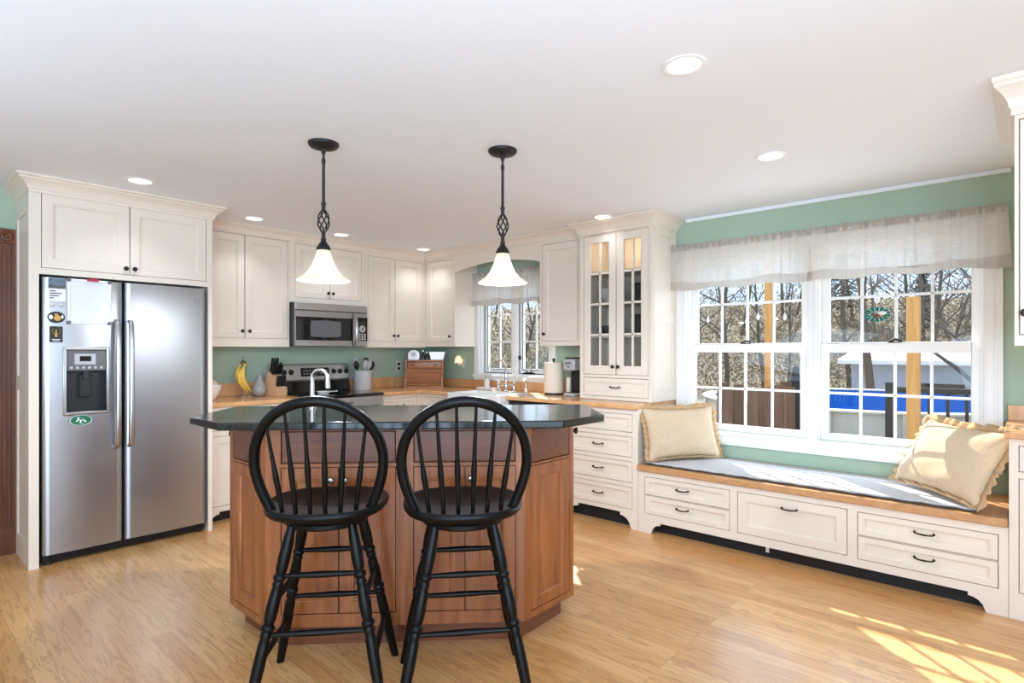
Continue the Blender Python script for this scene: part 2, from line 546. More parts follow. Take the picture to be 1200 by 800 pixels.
def tag(o, label, cat, group=None, kind=None):
    o['label'] = label
    o['category'] = cat
    if group:
        o['group'] = group
    if kind:
        o['kind'] = kind
    return o


def thing(name, label, cat, loc=(0, 0, 0), rz=0.0, group=None):
    o = bpy.data.objects.new(name, None)
    o.empty_display_size = 0.1
    COL.objects.link(o)
    o.location = loc
    o.rotation_euler = (0, 0, rz)
    return tag(o, label, cat, group)


def struct(o):
    o['kind'] = 'structure'
    return o


def kids(o):
    return [c for c in bpy.data.objects if c.parent == o]


def copy_tree(o, parent=None):
    c = o.copy()
    COL.objects.link(c)
    c.parent = parent
    for ch in kids(o):
        copy_tree(ch, c)
    return c


def rotz(deg, loc=(0, 0, 0)):
    return Matrix.Translation(loc) @ Matrix.Rotation(R(deg), 4, 'Z')


FACE_W = -R(90)          # a unit standing on the window wall looks into the room along -x

# ------------------------------------------------------------------ room shell
CEIL = 2.36
X0, Y0 = -7.2, -8.2
struct(MB().box(X0, Y0, -0.06, 0.0, 0.0, 0.0).build('floor', M_FLOOR, smooth=0))
struct(MB().box(X0, Y0, CEIL, 0.15, 0.15, CEIL + 0.1).build('ceiling', M_CEIL, smooth=0))
struct(MB().box(-3.72, 0.0, -0.06, 0.15, 0.15, CEIL).build('wall_back', M_GREEN, smooth=0))
# window wall with its two openings
wb = MB()
SW = (-1.80, -0.84, 1.06, 2.03)     # sink window y0,y1,z0,z1
BW = (-5.00, -3.17, 0.70, 2.03)     # double window over the seat
for a, b, z0, z1 in [(-0.84, 0.0, -0.06, CEIL), (-1.80, -0.84, -0.06, 1.06), (-1.80, -0.84, 2.03, CEIL), (-3.17, -1.80, -0.06, CEIL),
                     (-5.0, -3.17, -0.06, 0.70), (-5.0, -3.17, 2.03, CEIL), (Y0, -5.0, -0.06, CEIL)]:
    wb.box(0.0, a, z0, 0.15, b, z1)
struct(wb.build('wall_right', M_GREEN, smooth=0))
# short wall beside the fridge, with a cased doorway outside the picture
wl = MB()
wl.box(-3.80, -0.27, -0.06, -3.70, -0.12, CEIL).box(-4.62, -0.27, 2.00, -3.80, -0.12, CEIL).box(X0, -0.27, -0.06, -4.62, -0.12, CEIL)
struct(wl.build('wall_left', M_GREEN, smooth=0))
ww = MB()
ww.box(X0 - 0.15, -7.75, -0.06, X0, -5.05, 0.3).box(X0 - 0.15, -7.75, 2.28, X0, -5.05, CEIL).box(X0 - 0.15, -5.05, -0.06, X0, -0.12, CEIL).box(X0 - 0.15, Y0, -0.06, X0, -7.75, CEIL)
struct(ww.build('wall_west', M_PLAINWALL, smooth=0))
wf = MB()
wf.box(-7.05, Y0 - 0.15, -0.06, -4.35, Y0, 0.3).box(-7.05, Y0 - 0.15, 2.28, -4.35, Y0, CEIL).box(X0 - 0.15, Y0 - 0.15, -0.06, -7.05, Y0, CEIL).box(-4.35, Y0 - 0.15, -0.06, 0.15, Y0, CEIL)
struct(wf.build('wall_front', M_PLAINWALL, smooth=0))
# dark stained door casing: fluted board, rosette block and plinth
cs = MB()
cs.box(-3.80, -0.292, 0.16, -3.708, -0.27, 2.0)
for k in range(4):
    cs.box(-3.794 + k * 0.0225, -0.299, 0.18, -3.780 + k * 0.0225, -0.29, 1.985)
cs.box(-3.806, -0.30, 0.0, -3.704, -0.27, 0.17)
cs.box(-3.806, -0.302, 2.0, -3.704, -0.27, 2.095)
cs.lathe([(0.0, -0.314), (0.008, -0.313), (0.012, -0.306), (0.022, -0.312), (0.030, -0.311), (0.036, -0.302)], 20, (-3.755, 0, 2.047), 'y')
cs.box(-4.62, -0.292, 2.0, -3.806, -0.27, 2.092)
struct(cs.build('trim_1', M_CASING, bevel=0.002))
dr = MB().rings(-4.62, -3.80, 0.005, 2.0, [(0, 0), (0.11, 0), (0.125, 0.01)], y=-0.24, back=0.04)
d1 = struct(dr.build('door_1', M_CASING))

# white window casing of the double window
tr = MB()


def casing_strip(mb, y0, y1, z0, z1, vertical=True):
    """profiled flat casing on the window wall, x grows into the room as -x"""
    mb.box(-0.018, y0, z0, -0.0005, y1, z1)
    if vertical:
        wd = y1 - y0
        mb.box(-0.026, y0, z0, -0.018, y0 + wd * 0.28, z1)
        mb.box(-0.022, y0 + wd * 0.42, z0, -0.018, y0 + wd * 0.86, z1)
    else:
        hd = z1 - z0
        mb.box(-0.026, y0, z1 - hd * 0.3, -0.018, y1, z1)


casing_strip(tr, -3.17, -3.085, 0.70, 2.12)
casing_strip(tr, -5.085, -5.0, 0.70, 2.12)
casing_strip(tr, -4.115, -4.06, 0.70, 2.03)
casing_strip(tr, -5.0, -3.17, 2.03, 2.12, False)
tr.box(-0.05, -5.10, 0.672, 0.0, -3.07, 0.70)
tr.box(-0.03, -5.085, 0.60, -0.0005, -3.085, 0.672)
tr.box(-0.038, -5.085, 0.615, -0.0005, -3.085, 0.63)
tr.box(0.0, -4.115, 0.70, 0.14, -4.06, 2.03)
struct(tr.build('trim_2', M_WHITE, bevel=0.002))
tr = MB()
casing_strip(tr, -0.84, -0.765, 1.06, 2.10)
casing_strip(tr, -1.87, -1.80, 1.06, 2.10)
casing_strip(tr, -1.80, -0.84, 2.03, 2.10, False)
tr.box(-0.035, -1.88, 1.035, 0.0, -0.755, 1.06)
tr.box(-0.02, -1.87, 1.004, -0.0005, -0.765, 1.035)
struct(tr.build('trim_3', M_WHITE, bevel=0.002))


def sash(mb, x0, x1, z0, z1, y, st, bot, top, cols, rows, mw=0.016, d=0.035):
    mb.box(x0, y, z0, x0 + st, y + d, z1).box(x1 - st, y, z0, x1, y + d, z1)
    mb.box(x0 + st, y, z0, x1 - st, y + d, z0 + bot).box(x0 + st, y, z1 - top, x1 - st, y + d, z1)
    gx0, gx1, gz0, gz1 = x0 + st, x1 - st, z0 + bot, z1 - top
    for k in range(1, cols):
        c = gx0 + (gx1 - gx0) * k / cols
        mb.box(c - mw / 2, y + 0.006, gz0, c + mw / 2, y + 0.026, gz1)
    for k in range(1, rows):
        c = gz0 + (gz1 - gz0) * k / rows
        mb.box(gx0, y + 0.006, c - mw / 2, gx1, y + 0.026, c + mw / 2)
    return gx0, gx1, gz0, gz1


def double_hung(name, ytop, wdt):
    r = bpy.data.objects.new(name, None); COL.objects.link(r)
    r.location = (0, ytop, 0); r.rotation_euler = (0, 0, FACE_W); struct(r)
    j = MB()
    j.box(0, 0.0, 0.70, 0.014, 0.14, 2.03).box(wdt - 0.014, 0.0, 0.70, wdt, 0.14, 2.03).box(0.014, 0.0, 2.01, wdt - 0.014, 0.14, 2.03).box(0.014, 0.02, 0.70, wdt - 0.014, 0.15, 0.712)
    j.build('window_frame', M_WHITE, r, bevel=0.0015)
    lo = MB(); g = sash(lo, 0.014, wdt - 0.014, 0.712, 1.36, 0.025, 0.047, 0.036, 0.062, 4, 2)
    lo.build('lower_sash', M_WHITE, r, bevel=0.002)
    MB().box(g[0], 0.040, g[2], g[1], 0.044, g[3]).build('lower_glass', M_GLASS, r, smooth=0)
    up = MB(); g = sash(up, 0.014, wdt - 0.014, 1.318, 2.012, 0.064, 0.047, 0.05, 0.04, 4, 2)
    up.build('upper_sash', M_WHITE, r, bevel=0.002)
    MB().box(g[0], 0.079, g[2], g[1], 0.083, g[3]).build('upper_glass', M_GLASS, r, smooth=0)
    lk = MB().box(wdt / 2 - 0.035, 0.028, 1.36, wdt / 2 + 0.035, 0.058, 1.368)
    lk.tube([(wdt / 2 - 0.03, 0.04, 1.372), (wdt / 2, 0.035, 1.385), (wdt / 2 + 0.04, 0.04, 1.375)], 0.007, 8)
    lk.build('sash_lock', M_BRONZE, r)
    return r


double_hung('window_2', -3.17, 0.89)
double_hung('window_3', -4.115, 0.885)
# casement pair over the sink
r = bpy.data.objects.new('window_1', None); COL.objects.link(r); struct(r)
r.location = (0, -0.84, 0); r.rotation_euler = (0, 0, FACE_W)
j = MB()
j.box(0, 0, 1.06, 0.02, 0.14, 2.03).box(0.94, 0, 1.06, 0.96, 0.14, 2.03).box(0.02, 0, 2.01, 0.94, 0.14, 2.03).box(0.02, 0, 1.06, 0.94, 0.14, 1.075)
j.box(0.455, 0, 1.075, 0.515, 0.14, 2.01)
j.build('window_frame', M_WHITE, r, bevel=0.002)
for x0, x1 in ((0.02, 0.455), (0.515, 0.94)):
    q = MB(); g = sash(q, x0 + 0.008, x1 - 0.008, 1.083, 2.002, 0.05, 0.042, 0.042, 0.042, 2, 3, 0.014)
    q.build('casement_sash', M_WHITE, r, bevel=0.002)
    MB().box(g[0], 0.064, g[2], g[1], 0.068, g[3]).build('casement_glass', M_GLASS, r, smooth=0)
    e = MB()
    e.box(x0, 0.046, 1.075, x0 + 0.009, 0.07, 2.01).box(x1 - 0.009, 0.046, 1.075, x1, 0.07, 2.01).box(x0, 0.046, 1.075, x1, 0.07, 1.084)
    e.box(g[0] - 0.001, 0.046, g[2] - 0.008, g[1] + 0.001, 0.0495, g[2]).box(g[0] - 0.008, 0.046, g[2] - 0.008, g[0], 0.0495, g[3])
    e.build('weatherstrip', M_BLUEGASKET, r)
k = MB().box(0.60, 0.01, 1.076, 0.72, 0.045, 1.092)
k.tube([(0.63, 0.02, 1.096), (0.66, 0.0, 1.105), (0.72, -0.02, 1.098)], 0.007, 8).ball((0.725, -0.02, 1.1), 0.012, 0.012, 0.012)
k.box(0.433, 0.03, 1.22, 0.45, 0.05, 1.26).box(0.52, 0.03, 1.22, 0.537, 0.05, 1.26)
k.build('window_crank', M_BRONZE, r)


# crown mouldings
def crown(name, path, zb=2.27, zt=CEIL - 0.001, out=0.075):
    """sweep a cove profile along a list of (x, y, nx, ny) mitre points"""
    h = zt - zb
    prof = [(0, 0), (0.010, 0), (0.010, 0.16), (0.016, 0.22), (0.020, 0.36), (0.034, 0.55), (0.054, 0.70), (0.060, 0.74), (0.060, 0.82), (out, 0.86), (out, 1.0), (0, 1.0)]
    n = len(prof)
    vs, fs = [], []
    for x, y, nx, ny in path:
        for o, t in prof:
            vs.append((x + nx * o, y + ny * o, zb + t * h))
    for i in range(len(path) - 1):
        for k in range(n):
            fs.append((i * n + k, i * n + (k + 1) % n, (i + 1) * n + (k + 1) % n, (i + 1) * n + k))
    fs.append(tuple(range(n))); fs.append(tuple((len(path) - 1) * n + k for k in range(n - 1, -1, -1)))
    return struct(MB().add(vs, fs).build(name, M_CAB, smooth=25))


crown('trim_4', [(-3.702, -0.135, -1, 0), (-3.702, -0.75, -1, -1), (-2.674, -0.75, 1, -1), (-2.674, -0.405, 1, 0)], 2.262)
crown('trim_5', [(-2.674, -0.33, 0, -1), (-0.33, -0.33, -1, -1), (-0.33, -2.42, -1, 0)], 2.285)
crown('trim_6', [(-0.325, -2.42, 0, 1), (-0.405, -2.42, -1, 1), (-0.405, -3.08, -1, -1), (0.0, -3.08, 0, -1)], 2.262)
struct(MB().box(-0.012, -5.12, CEIL - 0.03, -0.0005, -3.16, CEIL - 0.001).build('trim_7', M_CEIL, bevel=0.006))


# ------------------------------------------------------------------ cabinetry
def knob(parent, x, y, z, mat=None, ang=0.0, r=0.014):
    m = MB().at(rotz(ang, (x, y, 0)))
    m.lathe([(0.006, 0.0), (0.0055, -0.010), (0.007, -0.014), (r, -0.019), (r * 1.05, -0.024), (r * 0.8, -0.029), (0.0, -0.031)], 14, (0, 0, z), 'y')
    return m.build('knob', mat or M_BRONZE, parent)


def pull(parent, x, y, z, half=0.042):
    m = MB()
    m.tube([(x - half, y, z + 0.003), (x - half, y - 0.012, z + 0.003), (x - half * 0.9, y - 0.021, z + 0.001), (x - half * 0.5, y - 0.024, z - 0.001), (x, y - 0.025, z - 0.002),
            (x + half * 0.5, y - 0.024, z - 0.001), (x + half * 0.9, y - 0.021, z + 0.001), (x + half, y - 0.012, z + 0.003), (x + half, y, z + 0.003)], [0.007, 0.0055, 0.0045, 0.0042, 0.0052, 0.0042, 0.0045, 0.0055, 0.007], 8)
    return m.build('handle', M_BRONZE, parent)


SHAKER = [(0.0, 0.0), (0.052, 0.0), (0.055, 0.004), (0.060, 0.005), (0.063, 0.014)]
SLIM = [(0.0, 0.0), (0.030, 0.0), (0.033, 0.004), (0.037, 0.005), (0.039, 0.013)]
GAP = 0.004


def frame_cells(mb, x0, x1, z0, z1, openings, y0=0.0, y1=0.022):
    xs = sorted({x0, x1} | {o[0] for o in openings} | {o[1] for o in openings})
    zs = sorted({z0, z1} | {o[2] for o in openings} | {o[3] for o in openings})
    for j in range(len(zs) - 1):
        run = None
        for i in range(len(xs) - 1):
            cx, cz = (xs[i] + xs[i + 1]) / 2, (zs[j] + zs[j + 1]) / 2
            free = not any(o[0] < cx < o[1] and o[2] < cz < o[3] for o in openings)
            if free:
                run = (run[0], xs[i + 1]) if run else (xs[i], xs[i + 1])
            if run and (not free or i == len(xs) - 2):
                mb.box(run[0], y0, zs[j], run[1], y1, zs[j + 1])
                run = None


def fronts_of(root, fronts, mat, dmat=None):
    for f in fronts:
        x0, x1, z0, z1 = f['r']
        kind = f['k']
        p = MB().rings(x0 + GAP, x1 - GAP, z0 + GAP, z1 - GAP, f.get('steps') or (SHAKER if kind == 'door' else SLIM), y=0.001, back=0.02)
        d = p.build(kind, (dmat or mat) if kind == 'drawer' else mat, root, smooth=20)
        for hx, hz in f.get('knobs', []):
            knob(d, hx, 0.001, hz, f.get('km'))
        for hx, hz in f.get('pulls', []):
            pull(d, hx, 0.001, hz)


def cabinet(name, label, loc, rz, wdt, dep, z0, z1, fronts, cat='cabinet', group=None, mat=None, feet=None, body=True):
    mat = mat or M_CAB
    root = thing(name, label, cat, loc, rz, group)
    b = MB()
    if body:
        b.box(0.0, 0.022, z0, wdt, dep, z1)
    frame_cells(b, 0, wdt, z0, z1, [f['r'] for f in fronts])
    if feet:
        fl, fr, hgt = feet       # foot widths at the two ends, height of the cut
        rr = hgt * 0.8
        poly = [(0, 0), (fl, 0)] if fl else [(0, hgt)]
        if fl:
            poly += [(fl + rr * 0.05 + rr * (1 - math.cos(t)), rr * math.sin(t)) for t in [R(a) for a in (10, 30, 50, 70, 90)]] + [(fl + rr * 1.05, hgt)]
        if fr:
            poly += [(wdt - fr - rr * 1.05, hgt)] + [(wdt - fr - rr * 0.05 - rr * (1 - math.cos(t)), rr * math.sin(t)) for t in [R(a) for a in (90, 70, 50, 30, 10)]]
            poly += [(wdt - fr, 0), (wdt, 0)]
        else:
            poly += [(wdt, hgt)]
        poly += [(wdt, z0), (0, z0)]
        b.prism(poly, 0.0, 0.022, 'y')
        if fl:
            b.box(0, 0.022, 0, 0.02, dep, z0)
        if fr:
            b.box(wdt - 0.02, 0.022, 0, wdt, dep, z0)
    b.build('carcass', mat, root, smooth=20)
    if feet:
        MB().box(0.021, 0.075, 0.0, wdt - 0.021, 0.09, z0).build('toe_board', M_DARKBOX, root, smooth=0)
    fronts_of(root, fronts, mat)
    return root


def D(x0, x1, z0, z1, knobs=(), **k):
    return dict(k='door', r=(x0, x1, z0, z1), knobs=knobs, **k)


def DW(x0, x1, z0, z1, pulls=(), **k):
    return dict(k='drawer', r=(x0, x1, z0, z1), pulls=pulls, **k)


# tall surround of the fridge
fc = thing('fridge_cabinet', 'tall cream cabinet enclosing the steel fridge, with a pair of doors above it', 'cabinet', (-3.702, -0.75, 0))
b = MB()
b.box(0, 0, 0, 0.04, 0.745, 2.27)
b.box(1.0, 0, 0, 1.028, 0.745, 2.27)
frame_cells(b, 0.04, 1.0, 1.775, 2.27, [(0.05, 0.50, 1.812, 2.268 - 0.0), (0.50, 0.988, 1.812, 2.268)])
b.box(0.04, 0.022, 1.775, 1.0, 0.745, 2.27)
# framed side panel seen from the doorway side
for y0, y1, z0, z1 in [(0.0, 0.07, 0.0, 2.27), (0.395, 0.465, 0.0, 2.27), (0.07, 0.395, 0.0, 0.14), (0.07, 0.395, 1.06, 1.15), (0.07, 0.395, 2.15, 2.27)]:
    b.box(-0.008, y0, z0, 0.0, y1, z1)
b.build('carcass', M_CAB, fc, smooth=20)
fronts_of(fc, [D(0.05, 0.51, 1.812, 2.268, [(0.485, 1.852)]), D(0.51, 0.988, 1.812, 2.268, [(0.535, 1.852)])], M_CAB)

UP = 'cream wall cabinets along the range wall'
cabinet('wall_cabinet', 'cream wall cabinet with two tall doors between the fridge and the microwave', (-2.672, -0.33, 0), 0, 0.80, 0.325, 1.345, 2.29,
        [D(0.14, 0.413, 1.415, 2.278, [(0.385, 1.475)]), D(0.413, 0.786, 1.415, 2.278, [(0.445, 1.475)])], group=UP)
cabinet('wall_cabinet', 'short cream wall cabinet with two doors directly above the microwave', (-1.870, -0.33, 0), 0, 0.775, 0.325, 1.745, 2.29,
        [D(0.05, 0.396, 1.79, 2.272, [(0.37, 1.845)]), D(0.396, 0.742, 1.79, 2.272, [(0.42, 1.845)])], group=UP)
cabinet('wall_cabinet', 'cream wall cabinet with two tall doors between the microwave and the corner', (-1.093, -0.33, 0), 0, 0.762, 0.325, 1.345, 2.29,
        [D(0.035, 0.364, 1.405, 2.258, [(0.337, 1.465)]), D(0.364, 0.722, 1.405, 2.258, [(0.392, 1.465)])], group=UP)
cabinet('corner_cabinet', 'narrow cream corner wall cabinet over the bread box, white end toward the sink window', (-0.33, -0.332, 0), FACE_W, 0.472, 0.325, 1.355, 2.29,
        [D(0.035, 0.435, 1.40, 2.262, [(0.405, 1.46)])])
cabinet('wall_cabinet', 'single-door cream wall cabinet hung between the sink window and the glass-door hutch', (-0.33, -1.93, 0), FACE_W, 0.488, 0.325, 1.355, 2.29,
        [D(0.025, 0.41, 1.395, 2.258, [(0.055, 1.46)])])
# arched board bridging the sink window
ar = MB()
n = 20
poly = [(0.0, 2.115)]
poly = [(1.124 * i / n, 2.112 + 0.066 * math.sin(math.pi * i / n) ** 0.8) for i in range(n + 1)]
poly += [(1.124, 2.285), (0, 2.285)]
ar.prism(poly, 0, 0.022, 'y')
o = ar.build('arched_board', M_CAB, smooth=20)
o.location = (-0.33, -0.805, 0); o.rotation_euler = (0, 0, FACE_W)
tag(o, 'arched cream board spanning above the sink window between two wall cabinets', 'valance board')

# hutch standing on the worktop
hc = thing('glass_door_hutch', 'tall cream hutch with two glazed grid doors standing on the wooden worktop', 'hutch', (-0.405, -2.42, 0), FACE_W)
W_, DP = 0.66, 0.40
b = MB()
op = [(0.035, 0.345, 1.118, 2.252), (0.345, 0.632, 1.118, 2.252), (0.035, 0.632, 0.945, 1.095)]
frame_cells(b, 0, W_, 0.918, 2.28, op)
b.box(0, 0.022, 0.918, 0.018, DP, 2.28).box(W_ - 0.018, 0.022, 0.918, W_, DP, 2.28).box(0.018, DP - 0.012, 0.918, W_ - 0.018, DP, 2.28)
b.box(0.018, 0.022, 2.262, W_ - 0.018, DP, 2.28).box(0.018, 0.022, 1.096, W_ - 0.018, DP, 1.112).box(0.018, 0.022, 0.918, W_ - 0.018, DP, 1.09)
for y0, y1, z0, z1 in [(0.022, 0.09, 0.918, 2.28), (0.32, 0.39, 0.918, 2.28), (0.09, 0.32, 0.918, 0.99), (0.09, 0.32, 1.53, 1.61), (0.09, 0.32, 2.2, 2.28)]:
    b.box(W_, y0, z0, W_ + 0.006, y1, z1)
b.build('carcass', M_CAB, hc, smooth=20)
for zz in (1.425, 1.695, 1.955):
    MB().box(0.02, 0.05, zz - 0.008, W_ - 0.02, DP - 0.015, zz + 0.008).build('shelf', M_CABIN, hc)
fronts_of(hc, [DW(0.035, 0.632, 0.945, 1.095, [(0.335, 1.02)])], M_CAB)


def glazed_door(root, x0, x1, z0, z1, kx, kz, rows=4, st=0.062):
    m = MB()
    x0 += GAP; x1 -= GAP; z0 += GAP; z1 -= GAP
    g = sash(m, x0, x1, z0, z1, 0.001, st, 0.07, st, 2, rows, 0.018, 0.02)
    d = m.build('door', M_CAB, root, bevel=0.002)
    MB().box(g[0], 0.012, g[2], g[1], 0.015, g[3]).build('door_glass', M_CABGLASS, d, smooth=0)
    knob(d, kx, 0.001, kz)
    return d


glazed_door(hc, 0.035, 0.345, 1.118, 2.252, 0.322, 1.185)
glazed_door(hc, 0.345, 0.632, 1.118, 2.252, 0.372, 1.185)

# base units
cabinet('base_cabinet', 'cream base cabinet with a drawer and doors between the fridge and the range', (-2.672, -0.61, 0), 0, 0.775, 0.605, 0.10, 0.883,
        [DW(0.03, 0.745, 0.70, 0.85, [(0.2, 0.775), (0.58, 0.775)]), D(0.03, 0.3875, 0.125, 0.66, [(0.355, 0.6)]), D(0.3875, 0.745, 0.125, 0.66, [(0.42, 0.6)])], feet=(0.03, 0.03, 0.085))
cabinet('base_cabinet', 'cream base cabinet between the range and the inside corner of the worktop', (-1.115, -0.61, 0), 0, 0.505, 0.605, 0.10, 0.883,
        [DW(0.04, 0.45, 0.70, 0.85, [(0.24, 0.775)]), D(0.04, 0.45, 0.125, 0.66, [(0.08, 0.6)])], feet=(0.03, 0, 0.085))
cabinet('base_cabinet', 'narrow cream base cabinet in the corner beside the white sink', (-0.61, -0.612, 0), FACE_W, 0.503, 0.605, 0.10, 0.883,
        [DW(0.05, 0.47, 0.70, 0.85, [(0.26, 0.775)]), D(0.05, 0.47, 0.125, 0.66, [(0.43, 0.6)])], feet=(0, 0.03, 0.085))
cabinet('sink_cabinet', 'cream cabinet carrying the white apron sink under the casement window', (-0.66, -1.117, 0), FACE_W, 0.681, 0.655, 0.10, 0.68,
        [D(0.03, 0.34, 0.13, 0.64, [(0.31, 0.58)]), D(0.34, 0.65, 0.13, 0.64, [(0.37, 0.58)])], feet=(0.04, 0.04, 0.085))
dwr = thing('dishwasher', 'dishwasher with dark control strip between the sink and the drawer cabinet', 'dishwasher', (-0.612, -1.800, 0), FACE_W)
MB().box(0.003, 0.03, 0.0, 0.612, 0.60, 0.875).build('housing', M_BLACKPL, dwr)
MB().rings(0.006, 0.609, 0.12, 0.75, [(0, 0.004), (0.004, 0.0)], back=0.03).build('door', M_CAB, dwr)
MB().rings(0.006, 0.609, 0.755, 0.872, [(0, 0.004), (0.004, 0.0)], back=0.03).build('control_strip', M_BLACKPL, dwr)
cabinet('drawer_cabinet', 'cream base cabinet with four drawers below the glass-door hutch', (-0.61, -2.417, 0), FACE_W, 0.658, 0.605, 0.115, 0.883,
        [DW(0.03, 0.613, 0.708, 0.843, [(0.315, 0.775)]), DW(0.03, 0.613, 0.524, 0.677, [(0.315, 0.60)]), DW(0.03, 0.613, 0.338, 0.495, [(0.315, 0.418)]), DW(0.03, 0.613, 0.143, 0.307, [(0.315, 0.226)])],
        cat='chest of drawers', feet=(0.03, 0.055, 0.112))
# window seat
ws = cabinet('storage_bench', 'long cream window seat with drawers and a wooden top beneath the double window', (-0.61, -3.078, 0), FACE_W, 2.038, 0.605, 0.088, 0.442,
             [DW(0.05, 0.668, 0.275, 0.405, [(0.34, 0.345)]), DW(0.05, 0.668, 0.137, 0.272, [(0.34, 0.212)]),
              DW(0.716, 1.342, 0.137, 0.405, [(1.03, 0.345)], steps=SHAKER),
              DW(1.390, 2.002, 0.268, 0.40, [(1.70, 0.34)]), DW(1.390, 2.002, 0.131, 0.265, [(1.70, 0.205)])], cat='bench', feet=(0.10, 0.085, 0.085))
MB().box(-0.001, -0.022, 0.443, 2.036, 0.604, 0.485).build('seat_board', M_SEATWOOD, ws, bevel=0.006)
MB().box(0.95, 0.066, 0.015, 1.42, 0.076, 0.08).build('vent_grille', M_BLACKPL, ws)
MB().box(0.87, 0.070, 0.03, 0.89, 0.075, 0.085).build('outlet', M_WHITE, ws)
# unit beyond the seat
cabinet('base_cabinet', 'cream base cabinet at the far end of the window seat beside the leaning pillow', (-0.61, -5.118, 0), FACE_W, 0.80, 0.605, 0.10, 0.883,
        [DW(0.035, 0.40, 0.72, 0.85, [(0.22, 0.785)]), D(0.035, 0.40, 0.13, 0.69, [(0.36, 0.63)]), DW(0.43, 0.77, 0.72, 0.85, [(0.6, 0.785)]), D(0.43, 0.77, 0.13, 0.69, [(0.47, 0.63)])], feet=(0.06, 0.06, 0.02))
hr = thing('glass_door_cabinet', 'ceiling-hung cream cabinet with glazed doors beyond the sunlit pillow', 'cabinet', (-1.40, -5.145, 0), FACE_W)
b = MB()
frame_cells(b, 0, 0.62, 1.33, 2.30, [(0.012, 0.31, 1.37, 2.20), (0.31, 0.608, 1.37, 2.20)])
b.box(0, 0.022, 1.33, 0.018, 0.66, 2.30).box(0.602, 0.022, 1.33, 0.62, 0.66, 2.30).box(0.018, 0.022, 1.33, 0.602, 0.66, 1.35).box(0.018, 0.022, 2.28, 0.602, 0.66, 2.30).box(0.018, 0.645, 1.35, 0.602, 0.66, 2.28)
b.build('carcass', M_CAB, hr, smooth=20)
glazed_door(hr, 0.012, 0.31, 1.37, 2.20, 0.03, 1.455, st=0.036)
glazed_door(hr, 0.31, 0.608, 1.37, 2.20, 0.33, 1.455, st=0.036)
for zz in (1.65, 1.95):
    MB().box(0.02, 0.05, zz - 0.008, 0.60, 0.64, zz + 0.008).build('shelf', M_CABIN, hr)
crown('trim_8', [(-0.745, -5.145, 1, 1), (-1.40, -5.145, -1, 1), (-1.40, -5.765, -1, -1), (-0.745, -5.765, 1, -1)], 2.215, out=0.066)

# ------------------------------------------------------------------ worktops and splashbacks
o = MB().box(-2.672, -0.650, 0.884, -1.892, -0.004, 0.915).build('worktop', M_BLOCKX, bevel=0.004)
tag(o, 'butcher block worktop between the fridge and the range', 'worktop', 'butcher block worktops')
MB().box(-2.672, -0.022, 0.9155, -1.892, -0.003, 1.03).build('splashback', M_BLOCKX, o, bevel=0.003)
cw = MB()
cw.prism([(-1.113, -0.003), (-1.113, -0.650), (-0.650, -0.650), (-0.650, -1.115), (-0.30, -1.115), (-0.30, -1.80), (-0.650, -1.80), (-0.650, -3.076), (-0.003, -3.076), (-0.003, -0.003)], 0.884, 0.915, 'z')
o = cw.build('worktop', M_BLOCKY, bevel=0.004)
tag(o, 'long butcher block worktop turning the corner past the sink to the hutch', 'worktop', 'butcher block worktops')
MB().box(-1.113, -0.022, 0.9155, -0.003, -0.003, 1.025).box(-0.022, -2.418, 0.9155, -0.003, -0.023, 1.003).build('splashback', M_BLOCKY, o, bevel=0.003)
o = MB().box(-0.650, -5.92, 0.884, -0.003, -5.100, 0.915).build('worktop', M_BLOCKY, bevel=0.004)
tag(o, 'butcher block worktop beyond the pillow at the far end of the window seat', 'worktop', 'butcher block worktops')
MB().box(-0.022, -5.92, 0.9155, -0.003, -5.105, 1.003).build('splashback', M_BLOCKY, o, bevel=0.003)

# ------------------------------------------------------------------ island
ISO = Vector((-4.33 + 0.70711 * (-0.3675 + 2.82), -5.17 + 0.70711 * (2.82 + 0.3675), 0))
isl = thing('kitchen_island', 'cherry wood kitchen island with angled corners, drawers and panelled doors', 'kitchen island', ISO, -R(45))
OA, OB = -0.3675, 2.82


def q(a, b_):
    return (a - OA, b_ - OB)


FB, CH = 2.55, 0.262
AL, AR = -0.935, 0.20
BK = 3.11
IT = 0.974
outline = [q(AL, FB), q(AR, FB), q(AR + CH, FB + CH), q(AR + CH, BK), q(AL - CH, BK), q(AL - CH, FB + CH)]
# the body stands 22 mm inside the faces
INS = 0.022
t8 = INS * math.tan(R(22.5))
inner = [q(AL + t8, FB + INS), q(AR - t8, FB + INS), q(AR + CH - INS, FB + CH + t8), q(AR + CH - INS, BK - INS), q(AL - CH + INS, BK - INS), q(AL - CH + INS, FB + CH + t8)]
b = MB().prism(inner, 0.10, IT, 'z')
cl = CH * math.sqrt(2)
TF = rotz(0, (AL - OA, FB - OB, 0))
TR = rotz(45, (AR - OA, FB - OB, 0))
TL = rotz(-45, (AL - CH - OA, FB + CH - OB, 0))
sl = BK - FB - CH
TSR = rotz(90, (AR + CH - OA, FB + CH - OB, 0))
TSL = rotz(-90, (AL - CH - OA, BK - OB, 0))
fw_ = AR - AL
front_op = [(0.065, 0.565, 0.815, 0.960), (0.065, 0.315, 0.155, 0.80), (0.315, 0.565, 0.155, 0.80), (0.64, 1.095, 0.815, 0.960), (0.64, 0.8675, 0.155, 0.80), (0.8675, 1.095, 0.155, 0.80)]
b.at(TF); frame_cells(b, 0, fw_, 0.10, IT, front_op)
ch_op = [(0.045, cl - 0.03, 0.80, 0.960), (0.045, cl - 0.03, 0.13, 0.790)]
b.at(TR); frame_cells(b, 0, cl, 0.10, IT, ch_op)
ch_opL = [(0.03, cl - 0.045, 0.80, 0.960), (0.03, cl - 0.045, 0.13, 0.790)]
b.at(TL); frame_cells(b, 0, cl, 0.10, IT, ch_opL)
